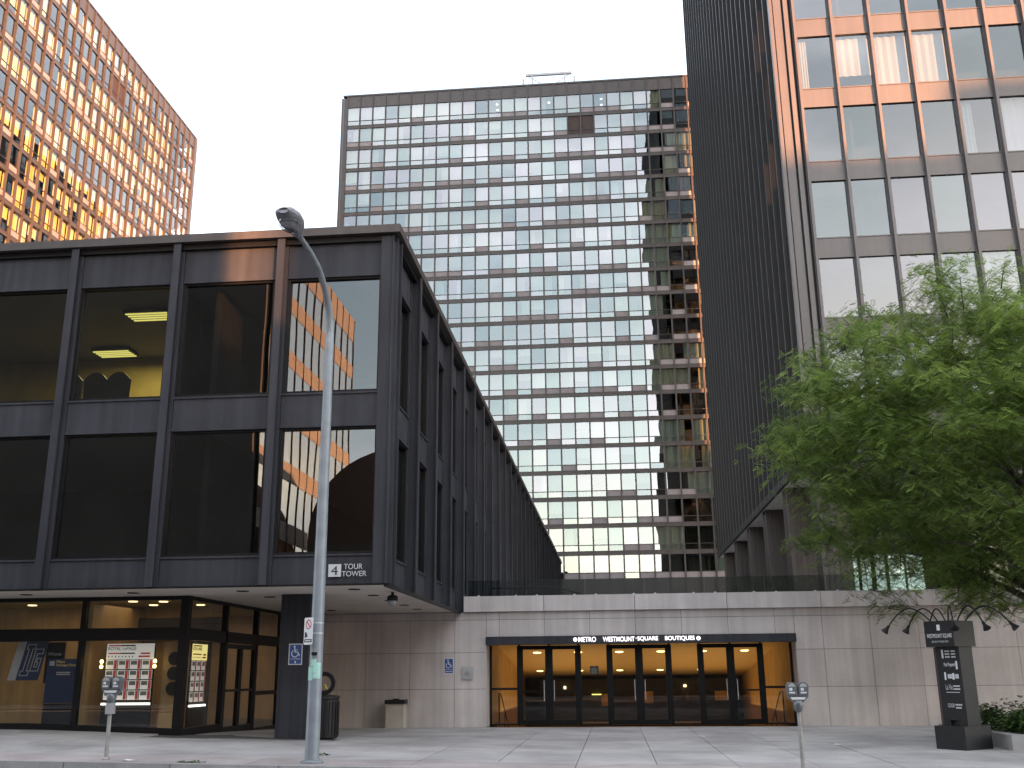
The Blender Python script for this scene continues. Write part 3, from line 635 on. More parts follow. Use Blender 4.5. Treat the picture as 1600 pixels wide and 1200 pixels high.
# notice on the glass
nt = tag(MB().box(-.77, -.5, YD-.012, YD-.004, 1.53, 1.78).build('notice', 'sign_black'), 'small black notice stuck on the entrance glass', 'notice')
for i in range(5): MB().box(-.73, -.54, YD-.015, YD-.0125, 1.56+i*.036, 1.568+i*.036).build('print_line', 'text_grey', nt)
MB().lathe([(.012, 0), (.012, .004)], 0, 0, 10).build('print_mark', 'text_white', nt, loc=(-.635, YD-.013, 1.755), rot=(R(90), 0, 0))
# the hall behind
hall = struct(MB().poly([(OX0, YD+.05, 0.01), (OX1, YD+.05, .01), (OX1, YD+2.2, .01), (OX0, YD+2.2, .01)]).build('hall_floor', 'interior_floor'))
for i in range(12):
    y0 = YD+2.2+i*.34; z0 = .01-.16*(i+1); MB().box(OX0, OX1, y0, y0+.34, z0-.3, z0).build('stair_step', 'interior_floor', hall)
HL = [(YD+.05, 2.72), (YD+13.5, 1.38)]
struct(MB().poly([(OX0, HL[0][0], HL[0][1]), (OX1, HL[0][0], HL[0][1]), (OX1, HL[1][0], HL[1][1]), (OX0, HL[1][0], HL[1][1])]).build('hall_ceiling', 'hall_ceiling'))
hw = struct(MB().box(OX0-.1, OX0, YD+.02, YD+14, -3, 3).build('hall_wall_left', 'wood_gold')); struct(MB().box(OX1, OX1+.1, YD+.02, YD+14, -3, 3).build('hall_wall_right', 'wood_gold'))
struct(MB().box(OX0, OX1, YD+13.5, YD+13.7, -3, 3).build('hall_wall_back', 'interior_dark'))
for x, w_ in ((OX0+.12, 'left'), (OX1-.12, 'right')):
    hr = tag(MB().tube([(x, YD+1.6, 0), (x, YD+1.6, .95), (x, YD+2.2, .9), (x, YD+6.2, -1.0)], .022, 8).tube([(x, YD+3.4, -.55), (x, YD+3.4, .33)], .018, 6).build('handrail', 'black_frame'), 'dark handrail along the %s wall inside the entrance hall' % w_, 'handrail')
k = 0
for y, z, sp_, x0, nn in ((37.7, 2.27, 1.47, -2.75, 6), (44.0, 1.65, 1.66, -3.1, 5)):
    for i in range(nn):
        t_ = MB().lathe([(.05, .0), (.13, .015), (.155, .045), (.155, .07)], 0, 0, 16).build('ceiling_light', 'hall_lamp', loc=(x0+sp_*i, y, z-.02))
        nth = ('first', 'second', 'third', 'fourth', 'fifth', 'sixth')[i]
        tag(t_, 'round warm ceiling light inside the entrance, %s from left in the %s row' % (nth, 'near' if k == 0 else 'far'), 'ceiling light', 'round hall ceiling lights')
    k += 1
for x in (-1.8, 3.3):
    la = bpy.data.lights.new('hall_light', 'AREA'); la.energy = 12; la.color = (1, .62, .24); la.shape = 'RECTANGLE'; la.size = 4.5; la.size_y = 8
    lo = bpy.data.objects.new('hall_light', la); COL.objects.link(lo); lo.location = (x, 40.0, .3); lo.rotation_euler = (R(180), 0, 0)
sd = thing('shop_display', (0, 45.5, -1), 'dim lit display shelves far inside the entrance hall', 'display')
for i, (x, z, w, h, m_) in enumerate(((-2.2, .9, .1, .12, 'downlight'), (-1.75, .5, .1, .3, 'opp_brick'), (-1.0, .65, .4, .04, 'fluoro'), (-.6, .2, .3, .5, 'wood_gold'), (2.9, .95, .12, .1, 'downlight'), (3.0, .45, .1, .3, 'opp_brick'), (1.2, .3, .4, .5, 'wood_tan'), (4.2, .4, .5, .4, 'wood_gold'))):
    MB().box(x, x+w, 45.5, 45.6, z, z+h).build('lit_panel', m_, sd)
MB().box(-3.2, 4.9, 45.62, 45.7, -.9, 1.3).build('shelf_back', 'interior_dark', sd)
# glass balustrade on the wall top
gb = thing('glass_balustrade', (3, 33.2, 3.92), 'low clear glass balustrade running along the granite wall top', 'balustrade')
gx = -4.6
while gx < 14:
    MB().box(gx+.01, gx+1.86, 33.05, 33.065, 3.9, 4.47).build('pane', 'rail_glass', gb)
    MB().box(gx+.3, gx+.36, 33.02, 33.1, 3.92, 4.0).build('clamp', 'alu', gb); MB().box(gx+1.5, gx+1.56, 33.02, 33.1, 3.92, 4.0).build('clamp', 'alu', gb); gx += 1.88
hr = tag(MB().tube([(-4.2, 36, 4.46), (-1.9, 36, 4.46), (.4, 38, 3.9)], .03, 8).tube([(-4.2, 36, 3.45), (-4.2, 36, 4.46)], .025, 6).build('handrail', 'black_frame'), 'thin dark handrail on the plaza behind the glass balustrade', 'handrail')

# ------------------------------------------------------------------ signs and fittings on the buildings
s4 = tag(MB().box(-6.11, -5.83, YF-.045, YF-.03, 3.63, 3.9).build('tower_sign', 'text_grey'), 'grey square numeral 4 with TOUR TOWER lettering on the black fascia', 'sign')
text('numeral', '4', 'sign_black', s4, -6.05, -5.9, 3.67, 3.86, YF-.0455)
text('lettering', 'TOUR', 'text_grey', s4, -5.77, -5.36, 3.79, 3.905, YF-.03, ext=.01); text('lettering', 'TOWER', 'text_grey', s4, -5.81, -5.27, 3.635, 3.75, YF-.03, ext=.01)
def access_sign(x0, x1, z0, z1, y, label, bar_):
    w, h = x1-x0, z1-z0
    t_ = thing('access_sign', (x0, y, z0), label, 'sign', 'blue wheelchair access signs')
    MB().box(x0, x1, y-.006, y, z0, z1).build('border', 'sign_white', t_)
    pl = MB().box(x0+.02*w/.3, x1-.02*w/.3, y-.009, y-.0065, z0+.02, z1-.02).build('plate', 'sign_blue', t_)
    def P(u, v): return (x0+u*w, y-.0095, z0+v*h)
    f_ = MB()
    f_.prism([P(.42+.075*math.cos(a), .86+.05*math.sin(a)) for a in np.linspace(0, 6.283, 12, endpoint=False)], (0, -.002, 0))
    for a_, b_, t2 in (((.42, .8), (.47, .6), .085), ((.47, .6), (.68, .6), .07), ((.68, .6), (.8, .42), .07), ((.45, .7), (.66, .7), .05)):
        d_ = Vector((b_[0]-a_[0], (b_[1]-a_[1])*h/w)); nn = Vector((-d_.y, d_.x)).normalized()*t2/2; nn.y *= w/h
        f_.prism([P(a_[0]-nn.x, a_[1]-nn.y), P(b_[0]-nn.x, b_[1]-nn.y), P(b_[0]+nn.x, b_[1]+nn.y), P(a_[0]+nn.x, a_[1]+nn.y)], (0, -.002, 0))
    for i in range(12):
        a0 = R(120+i*20); a1 = R(120+(i+1)*20); c_ = (.45, .53); r0, r1 = .2, .265
        f_.prism([P(c_[0]+r*math.cos(a), c_[1]+r*math.sin(a)*w/h) for r, a in ((r0, a0), (r1, a0), (r1, a1), (r0, a1))], (0, -.002, 0))
    f_.build('wheelchair_symbol', 'sign_white', pl)
    text('lettering', 'ENTRÉE', 'sign_white', pl, x0+.16*w, x1-.16*w, z0+.24*h, z0+.32*h, y-.0095, ext=.002)
    if bar_: MB().prism([P(.14, .15), P(.26, .1), P(.26, .13), P(.86, .13), P(.86, .17), P(.26, .17), P(.26, .2)], (0, -.002, 0)).build('arrow', 'sign_white', pl)
    else: MB().prism([P(.5, .2), P(.42, .12), P(.48, .12), P(.48, .06), P(.54, .06), P(.54, .12), P(.6, .12)], (0, -.002, 0)).build('arrow', 'sign_white', pl)
access_sign(-7.62, -7.29, 1.82, 2.3, 24.083, 'blue wheelchair access sign on the black column', False)
access_sign(-5.28, -4.98, 1.58, 2.05, YW-.003, 'blue wheelchair access sign on the granite wall beside the entrance', True)
pq = tag(MB().box(-4.72, -4.36, YW-.05, YW-.003, 1.41, 1.79).build('plaque', 'plaque'), 'plain pale metal plaque on the granite wall left of entrance', 'plaque')
for i, (x, z) in enumerate(((-4.62, 1.52), (-4.56, 1.5), (-4.5, 1.5), (-4.58, 1.56), (-4.52, 1.57))): MB().box(x, x+.015, YW-.053, YW-.0505, z, z+.1).build('etching', 'meter_grey', pq)
dc = thing('security_camera', (-5.12, 23.85, 3.43), 'dark dome security camera hanging from the overhang', 'camera')
MB().tube([(-5.12, 23.85, 3.44), (-5.12, 23.85, 3.36)], .035, 10).lathe([(.09, 3.37), (.09, 3.35)], -5.12, 23.85, 16).build('mount', 'black_matte', dc)
MB().lathe([(.08, 3.36), (.125, 3.34), (.125, 3.24), (.11, 3.24)], -5.12, 23.85, 20).build('housing', 'black_matte', dc, smooth=True)
MB().lathe([(.11, 3.24), (.1, 3.18), (.07, 3.14), (.02, 3.12)], -5.12, 23.85, 20).build('dome', 'lamp_hood', dc, smooth=True)

# ------------------------------------------------------------------ shop window displays
def listing(x0, x1, z0, z1, y, rotz, org, label, header, cols, rows, glowm):
    t_ = thing('listing_board', org, label, 'poster board', 'lit property listing boards')
    L = dict(loc=org, rot=(0, 0, rotz)); W = x1-x0; H = z1-z0; hz = z1-.27*H
    MB().box(x0-.02, x1+.02, y, y+.04, z0-.75, z1).build('backboard', 'black_matte', t_, **L)
    hd = MB().box(x0, x1, y-.012, y-.001, hz, z1).build('header', glowm, t_, **L)
    for zz in (z1-.06, hz+.13):
        MB().box(x0+.04*W, x0+.3*W, y-.015, y-.0125, zz, zz+.03).build('red_stripe', 'poster_red', hd, **L); MB().box(x0+.3*W, x0+.6*W, y-.015, y-.0125, zz, zz+.03).build('dark_stripe', 'sign_black', hd, **L)
    text('lettering', 'ROYAL LePAGE', 'sign_black', hd, x0+.03*W, x0+.62*W, z1-.155, z1-.075, y-.0125, rotz, org, ext=.003)
    for i in range(8): MB().box(x0+(.04+.072*i)*W, x0+(.06+.072*i)*W, y-.015, y-.0125, hz+.05, hz+.085).build('print_mark', 'sign_black', hd, **L)
    for i in range(2): MB().box(x0+(.68+.04*i)*W, x0+.92*W, y-.015, y-.0125, hz+.05+.07*i, hz+.09+.07*i).build('print_mark', 'poster_red', hd, **L)
    cw = W/cols; ch = (hz-z0-.06)/rows
    for r in range(rows):
        for c in range(cols):
            a_ = x0+c*cw+.012; b_ = z0+.06+r*ch+.012
            cd = MB().box(a_, a_+cw-.024, y-.01, y-.001, b_, b_+ch-.024).build('listing_card', 'poster_white', t_, **L)
            MB().box(a_+cw*.66, a_+cw-.03, y-.013, y-.0105, b_+.006, b_+ch-.03).build('red_panel', 'poster_red', cd, **L)
            MB().box(a_+cw*.08, a_+cw*.6, y-.013, y-.0105, b_+ch*.42, b_+ch*.82).build('photo', 'poster_photo', cd, **L)
    MB().box(x0, x1, y-.06, y-.002, z0-.045, z0).build('light_bar', 'fluoro_white', t_, **L)
listing(-12.3, -11.1, .98, 2.36, 24.5, 0, (0, 0, 0), 'lit ROYAL LePAGE listing board facing the street in the shop window', 1, 4, 4, 'poster_white')
listing(0, .95, .9, 2.36, 0, q90, (-10.42, 25.15, 0), 'yellow lit ROYAL LePAGE listing board behind the shop side window', 1, 3, 4, 'poster_yellow')
wl_ = thing('window_lamp', (-12.35, 24.4, 1.8), 'small amber spot lamps flanking the listing board', 'lamp')
for x in (-12.36, -11.02):
    for z in (1.78, 1.9): MB().lathe([(.03, 0), (.045, .05), (.02, .09)], 0, 0, 10).build('bulb', 'hall_lamp', wl_, loc=(x, 24.4, z))
# slanted IG banner
ig = thing('banner', (-14.4, 24.6, 1.5), 'slanted blue banner with outlined IG letters in the shop window', 'banner')
def sl(u, v): return (-14.72+u*.78+(v-.5)*.2, 24.55, 1.52+v*.92)
MB().prism([sl(.28, 0), sl(1, 0), sl(1, 1), sl(.28, 1)], (0, .02, 0)).build('panel', 'poster_blue', ig)
MB().prism([sl(0, 0), sl(.278, 0), sl(.278, 1), sl(0, 1)], (0, .02, 0)).build('silver_strip', 'banner_silver', ig)
def outline(pts, name):
    mb = MB(); P = [Vector(sl(*p)) for p in pts]
    for i in range(len(P)):
        a_, b_ = P[i], P[(i+1) % len(P)]; d_ = (b_-a_); nn = Vector((-d_.z, 0, d_.x)).normalized()*.011; e = d_.normalized()*.011
        mb.prism([a_-e-nn, b_+e-nn, b_+e+nn, a_-e+nn], (0, -.004, 0))
    mb.build(name, 'banner_silver', ig)
outline([(.36, .12), (.62, .12), (.62, .24), (.55, .24), (.55, .8), (.62, .8), (.62, .92), (.36, .92), (.36, .8), (.43, .8), (.43, .24), (.36, .24)], 'letter_outline')
outline([(.66, .24), (.92, .24), (.92, .56), (.8, .56), (.8, .46), (.84, .46), (.84, .34), (.75, .34), (.75, .68), (.92, .68), (.92, .8), (.66, .8)], 'letter_outline')
bp = thing('poster', (-13.3, 24.65, .96), 'dark blue poster with yellow Groupe Financier heading in the shop window', 'poster')
MB().box(-13.86, -12.84, 24.62, 24.66, .98, 2.02).build('sheet', 'poster_blue', bp)
text('lettering', 'Groupe Financier', 'gold_text', bp, -13.62, -12.95, 1.83, 1.9, 24.619, ext=.003); text('lettering', 'Plan', 'gold_text', bp, -13.62, -13.42, 1.92, 1.985, 24.619, ext=.003)
MB().box(-13.8, -13.67, 24.615, 24.619, 1.86, 1.97).build('emblem', 'banner_silver', bp)
for i in range(2): MB().box(-13.6, -13.25, 24.615, 24.619, 1.64+.045*i, 1.665+.045*i).build('print_line', 'text_grey', bp)
MB().box(-13.86, -12.84, 24.63, 24.68, .35, .97).build('stand', 'black_matte', bp)
wp_ = thing('poster', (-13.7, 24.75, 1.5), 'narrow black poster with a small white heading beside the blue poster', 'poster')
MB().box(-13.98, -13.5, 24.72, 24.75, 1.45, 2.42).build('sheet', 'black_matte', wp_); text('lettering', 'Winnie', 'text_grey', wp_, -13.92, -13.58, 2.1, 2.18, 24.719, ext=.003)
vr = thing('voir_display', (-10.8, 24.9, .3), 'dark round display discs on a wooden stand near the shop corner', 'display')
for z in (1.2, 1.55, 1.9): MB().lathe([(.16, 0), (.16, .03)], 0, 0, 20).build('disc', 'black_matte', vr, loc=(-10.62, 24.62, z+.1), rot=(R(90), 0, 0))
MB().box(-10.95, -10.45, 24.7, 24.75, .4, 2.4).build('backing', 'wood_tan', vr); MB().box(-10.9, -10.5, 24.55, 24.75, .3, .75).build('base', 'wood_gold', vr)
vr.name = 'disc_display'

# ------------------------------------------------------------------ street furniture
LX, LYY = -5.3, 18.35; g0 = gz(LX, LYY)
lp = thing('street_lamp', (LX, LYY, g0), 'tall grey steel street lamp with curved arm before the black building', 'street lamp')
MB().lathe([(.2, g0), (.2, g0+.03), (.15, g0+.05)], LX, LYY, 16).build('base_plate', 'lamp_paint', lp)
MB().tube([(LX, LYY, g0), (LX, LYY, 4), (LX, LYY, 8.0)], [.128, .105, .082], 20).build('pole', 'lamp_paint', lp, smooth=True)
A = [(LX, LYY, 7.98), (LX, LYY-.02, 8.15), (LX, LYY-.15, 8.45), (LX, LYY-.45, 8.74), (LX, LYY-.95, 8.98), (LX, LYY-1.55, 9.07), (LX, LYY-2.15, 9.085)]
MB().tube(A, [.08, .076, .07, .062, .056, .05, .045], 14).build('arm', 'lamp_paint', lp, smooth=True)
def head_sect(y, hw_, zt_, zb_, n_=14):
    return [(LX+hw_*math.cos(a), y, (zt_+zb_)/2 + (zt_-zb_)/2*math.sin(a)) for a in np.linspace(0, 2*math.pi, n_, endpoint=False)]
hd = MB(); sec = []
for y, hw_, zt_, zb_ in ((16.22, .05, 9.13, 9.04), (16.08, .09, 9.18, 9.02), (15.93, .16, 9.24, 9.02), (15.74, .215, 9.29, 9.03), (15.52, .22, 9.3, 9.05), (15.34, .18, 9.27, 9.07), (15.24, .09, 9.2, 9.1)):
    sec.append(len(hd.v)); hd.v += head_sect(y, hw_, zt_, zb_)
for i in range(len(sec)-1):
    for k in range(14): k2 = (k+1) % 14; hd.f.append((sec[i]+k, sec[i]+k2, sec[i+1]+k2, sec[i+1]+k)); hd.c.append(None)
hd.f += [tuple(sec[0]+k for k in range(14)), tuple(sec[-1]+k for k in range(14))[::-1]]; hd.c += [None, None]
hd = hd.build('lamp_head', 'lamp_hood', lp, smooth=True)
ln = MB()
for j in range(5):
    rr = math.cos(j/5*math.pi/2); zz = 9.06-.12*math.sin(j/5*math.pi/2)
    for k in range(20): a = 2*math.pi*k/20; ln.v.append((LX+.185*rr*math.cos(a), 15.62+.28*rr*math.sin(a), zz))
for j in range(4):
    for k in range(20): k2 = (k+1) % 20; ln.f.append((j*20+k, j*20+k2, (j+1)*20+k2, (j+1)*20+k)); ln.c.append(None)
ln.f.append(tuple(80+k for k in range(20))); ln.c.append(None)
ln.build('lens', 'lens', hd, smooth=True)
MB().lathe([(.16, 9.045), (.1, 9.02)], LX, 15.62, 16).build('reflector', 'plaque', hd)
MB().box(LX-.05, LX+.05, LYY-.135, LYY-.12, 1.93, 1.98).build('id_plate', 'black_matte', lp)
st = MB()
for a0, a1, z0, z1 in ((200, 262, 1.5, 1.73), (264, 330, 1.53, 1.8), (240, 290, 1.74, 1.86)):
    rr = .121; st.prism([(LX+rr*math.cos(R(a)), LYY+rr*math.sin(R(a)), z0) for a in np.linspace(a0, a1, 6)]+[(LX+(rr+.004)*math.cos(R(a)), LYY+(rr+.004)*math.sin(R(a)), z0) for a in np.linspace(a1, a0, 6)], (0, 0, z1-z0))
st.build('torn_sticker', 'sticker_green', lp)
# no-stopping sign on the lamp pole
ns = thing('parking_sign', (LX-.1, LYY-.16, 2.1), 'white no stopping sign with red ring strapped to the lamp pole', 'sign')
O_ = (LX-.115, LYY-.15, 0); rz = R(-38)
def nsb(name, m_, pts, d, y, par=ns): return MB().prism([(u, y, v) for u, v in pts], (0, -d, 0)).build(name, m_, par, loc=O_, rot=(0, 0, rz))
w_ = .13
npl = nsb('plate', 'sign_white', [(-w_, 2.13), (-w_+.02, 2.11), (w_-.02, 2.11), (w_, 2.13), (w_, 2.56), (w_-.02, 2.58), (-w_+.02, 2.58), (-w_, 2.56)], .006, 0)
rg2 = MB()
for i in range(24):
    a0, a1 = 2*math.pi*i/24, 2*math.pi*(i+1)/24
    rg2.prism([(r*math.cos(a), -.0065, 2.46+r*math.sin(a)) for r, a in ((.065, a0), (.085, a0), (.085, a1), (.065, a1))], (0, -.002, 0))
rg2.prism([(-.055, -.0065, 2.5), (-.04, -.0065, 2.52), (.055, -.0065, 2.42), (.04, -.0065, 2.4)], (0, -.002, 0))
rg2.build('red_ring', 'sign_red', npl, loc=O_, rot=(0, 0, rz))
nsb('tow_symbol', 'sign_black', [(-.1, 2.22), (-.1, 2.33), (-.06, 2.33), (-.02, 2.27), (-.02, 2.24), (-.06, 2.24)], .002, -.0065, npl)
nsb('black_panel', 'sign_black', [(-.11, 2.15), (.11, 2.15), (.11, 2.205), (-.11, 2.205)], .002, -.0065, npl)
nsb('white_bar', 'sign_white', [(-.08, 2.17), (.08, 2.17), (.08, 2.187), (-.08, 2.187)], .002, -.0087, npl)
MB().lathe([(.117, 2.3), (.117, 2.32)], LX, LYY, 20).lathe([(.117, 2.48), (.117, 2.5)], LX, LYY, 20).build('strap', 'alu', ns)
# parking meters
def meter(x, y, label, box_):
    g = gz(x, y)
    t_ = thing('parking_meter', (x, y, g), label, 'parking meter', 'twin-head parking meters on the kerb')
    MB().lathe([(.07, g), (.07, g+.02), (.036, g+.05), (.034, g+1.0)], x, y, 14).build('pole', 'meter_pole', t_, smooth=False)
    zc = g+1.32-.38
    if box_: MB().box(x-.065, x+.065, y-.06, y+.06, zc-.17, zc+.02).build('collar', 'alu', t_)
    MB().lathe([(.055, zc), (.075, zc+.05), (.09, zc+.14), (.07, zc+.18)], x, y, 14).build('vault', 'meter_grey', t_, smooth=True)
    MB().prism([(x-.07, y-.055, zc+.14), (x+.07, y-.055, zc+.14), (x+.17, y-.055, zc+.24), (x+.17, y-.055, zc+.28), (x-.17, y-.055, zc+.28), (x-.17, y-.055, zc+.24)], (0, .11, 0)).build('yoke', 'meter_grey', t_)
    MB().prism([(x-.1, y-.06, zc+.195), (x+.1, y-.06, zc+.195), (x+.13, y-.06, zc+.235), (x-.13, y-.06, zc+.235)], (0, -.003, 0)).build('label_plate', 'sign_white', t_)
    for s_ in (-1, 1):
        cx = x+s_*.095
        P = [(cx+.085*math.cos(a), y-.075, zc+.395+.085*math.sin(a)) for a in np.linspace(-.15, math.pi+.15, 14)]+[(cx-.072, y-.075, zc+.26), (cx+.072, y-.075, zc+.26)]
        h_ = MB().prism(P, (0, .15, 0)).build('meter_head', 'meter_grey', t_)
        MB().prism([(cx+.06*math.cos(a), y-.078, zc+.4+.06*math.sin(a)) for a in np.linspace(.05, math.pi-.05, 12)], (0, -.004, 0)).build('window', 'plaque', h_)
        MB().box(cx-.045, cx+.005, y-.081, y-.076, zc+.34, zc+.385).build('sticker', 'sign_white', h_); MB().box(cx-.05, cx+.045, y-.081, y-.076, zc+.295, zc+.32).build('sticker', 'sign_white', h_)
meter(-9.02, 18.3, 'twin-head grey parking meter before the lit listing board', True)
meter(3.06, 18.3, 'twin-head grey parking meter before the right end of the entrance', False)
# litter bins
BX, BYY = -6.78, 24.35; bz = gz(BX, BYY)
bn = thing('litter_bin', (BX, BYY, bz), 'black fluted barrel litter bin beside the black column', 'bin')
b_ = MB(); prof = [(.3, bz), (.33, bz+.03), (.33, bz+.86), (.35, bz+.88), (.35, bz+.93), (.3, bz+.95)]
b_.lathe(prof, BX, BYY, 24); b_.build('barrel', 'pylon_black', bn)
for k in range(24):
    a = 2*math.pi*(k+.5)/24; c_, s_ = math.cos(a), math.sin(a); x, y = BX+.335*c_, BYY+.335*s_
    MB().prism([(x-.016*s_, y+.016*c_, bz+.06), (x+.016*s_, y-.016*c_, bz+.06), (x+.016*s_+.014*c_, y-.016*c_+.014*s_, bz+.06), (x-.016*s_+.014*c_, y+.016*c_+.014*s_, bz+.06)], (0, 0, .76)).build('slat', 'pylon_black', bn)
rgx = thing('ribbed_ring', (BX, BYY-.05, bz+.95), 'black ribbed ring standing upright on the barrel litter bin', 'ring')
rm = MB(); cxr, czr = BX-.02, bz+.95+.27
for i in range(40):
    a0, a1 = 2*math.pi*i/40, 2*math.pi*(i+.62)/40
    rm.prism([(cxr+r*math.cos(a), BYY-.08, czr+r*math.sin(a)) for r, a in ((.175, a0), (.265, a0), (.265, a1), (.175, a1))], (0, .09, 0))
rm.build('ribs', 'pylon_black', rgx)
rm = MB()
for i in range(40):
    a0, a1 = 2*math.pi*i/40, 2*math.pi*(i+1)/40
    rm.prism([(cxr+r*math.cos(a), BYY-.06, czr+r*math.sin(a)) for r, a in ((.17, a0), (.255, a0), (.255, a1), (.17, a1))], (0, .05, 0))
rm.build('core', 'black_matte', rgx)
MB().tube([(cxr+.02, BYY-.09, czr-.02), (cxr+.08, BYY-.09, czr-.12)], .018, 6).build('yellow_tag', 'yellow', rgx)
AX0, AX1 = -6.98, -6.42
ab = thing('ash_bin', (-6.7, 32.1, 0), 'tan square waste bin with black lid against the granite wall', 'bin')
MB().prism([(AX0, 31.9, .01), (AX1, 31.9, .01), (AX1-.01, 31.9, .72), (AX0, 31.9, .72)], (0, .42, 0)).build('body', 'bin_tan', ab)
MB().box(AX0-.03, AX1+.03, 31.86, 32.36, .71, .83).build('lid', 'pylon_black', ab)
MB().box(AX0+.2, AX1-.2, 31.95, 32.2, .83, .86).build('ash_tray', 'black_matte', ab)
# directory pylon
PX, PY = 7.3, 23.55; pz = gz(PX, PY)
py = thing('directory_pylon', (PX, PY, pz), 'black directory pylon with white shop names and gooseneck lamps', 'pylon')
PR = R(-52)
def pb(name, m_, *boxes, par=py):
    mb = MB()
    for b in boxes: mb.box(*b)
    return mb.build(name, m_, par, loc=(PX, PY, pz), rot=(0, 0, PR))
pb('base', 'pylon_black', (-.36, .36, -.42, .48, -.05, .47))
pb('body', 'pylon_black', (-.27, .3, -.2, .26, .58, 2.1), (-.27, -.1, -.2, .26, .45, .58), (.12, .3, -.2, .26, .45, .58))
pb('side_trim', 'pylon_edge', (-.33, -.272, -.19, .25, .45, 2.08))
hdr = pb('header', 'pylon_black', (-.36, .34, -.38, .36, 2.09, 2.63))
OP = (PX, PY, pz)
text('lettering', 'WESTMOUNT SQUARE', 'text_white', hdr, -.31, .3, 2.26, 2.36, -.381, PR, OP, ext=.003); text('lettering', 'BOUTIQUES', 'text_grey', hdr, -.2, .2, 2.17, 2.215, -.381, PR, OP, ext=.003)
pb('emblem', 'text_white', (-.045, .03, -.385, -.381, 2.43, 2.55), par=hdr)
def line(z, h, segs, m_='text_grey'):
    for a_, b2 in segs: pb('print_mark', m_, (a_, b2, -.2045, -.2005, z, z+h))
for z in (1.86, 1.92, 1.98): line(z, .03, ((-.05, .06), (.1, .2)))
line(1.85, .18, ((-.13, -.09),), 'text_white'); text('lettering', 'Post Prepared', 'text_white', py, -.1, .16, 1.66, 1.76, -.2005, PR, OP, ext=.003); line(1.62, .17, ((.18, .22),), 'text_white')
line(1.4, .16, ((-.12, -.08),), 'text_white'); line(1.43, .09, ((-.04, .06), (.14, .22))); line(1.41, .13, ((.07, .12),), 'text_white')
text('lettering', 'La Vie', 'text_grey', py, -.12, .04, 1.2, 1.31, -.2005, PR, OP, ext=.003); line(1.2, .03, ((.06, .22),)); line(1.26, .03, ((.06, .22),)); line(1.14, .015, ((-.12, .2),))
text('lettering', 'COGIR', 'text_grey', py, -.12, .04, .84, .92, -.2005, PR, OP, ext=.003); line(.82, .03, ((.07, .2),)); line(.88, .03, ((.06, .22),))
Rp = Matrix.Rotation(PR, 4, 'Z')
for (u0, v0, du, dv) in ((-.2, -.3, -.95, -.25), (-.2, -.05, -.72, -.1), (-.2, .2, -.55, .15), (.2, -.3, .5, -.55), (.2, .0, .75, -.2), (.2, .25, .95, .2)):
    pts = []
    for i in range(11):
        s_ = i/10; pts.append(Rp @ Vector((u0+du*s_, v0+dv*s_, 2.6+.42*math.sin(min(1, s_*1.0)*math.pi*.93)*(1-.15*s_)-.12*s_)) + Vector(OP))
    gn = MB().tube(pts, .016, 7).build('gooseneck', 'pylon_black', py, smooth=True)
    e = pts[-1]; dd = (pts[-1]-pts[-2]).normalized()
    MB().tube([e-dd*.02, e+dd*.05, e+dd*.16], [.03, .035, .085], 12).build('lamp_shade', 'pylon_black', gn)

# ------------------------------------------------------------------ planting
pl = thing('planter', (9.5, 25, 0), 'low stone planter bed at the right edge of the pavement', 'planter')
PZ = -.03
for i, (x0, x1, y0, y1) in enumerate(((8.1, 9.9, 23.0, 23.3), (9.91, 12.4, 23.0, 23.3), (8.1, 8.4, 23.31, 25.4), (8.1, 8.4, 25.41, 27.6), (8.1, 12.4, 27.61, 27.9))):
    MB().box(x0, x1, y0, y1, PZ-.1, PZ+.3).build('edging_stone', 'kerb', pl)
MB().box(8.4, 12.4, 23.3, 27.6, PZ, PZ+.24).build('soil', 'earth', pl)
def leaves(centers, npl_, rad, size, cols, droop=.3, seed=1, flat=.6):
    rr = np.random.RandomState(seed); V = []; F = []; Cc = []
    for c in centers:
        for _ in range(npl_):
            p = np.array(c)+rr.normal(0, 1, 3)*np.array(rad); a = rr.uniform(0, 6.28); el = rr.uniform(-.2, .9)
            d = np.array([math.cos(a)*math.cos(el), math.sin(a)*math.cos(el), math.sin(el)]); s = np.cross(d, [0, 0, 1]); s /= np.linalg.norm(s)+1e-6
            L_ = size*rr.uniform(.7, 1.4); b = len(V); w = L_*.28
            V += [tuple(p), tuple(p+d*L_*.5+s*w), tuple(p+d*L_-np.array([0, 0, droop*L_])), tuple(p+d*L_*.5-s*w)]; F.append((b, b+1, b+2, b+3)); k = cols[rr.randint(len(cols))]; f = rr.uniform(.75, 1.2); Cc.append(tuple(np.array(k)*f))
    mb = MB(); mb.v = V; mb.f = F; mb.c = Cc; return mb
SH = [(.06, .12, .025), (.08, .15, .03), (.05, .095, .025), (.1, .17, .05)]
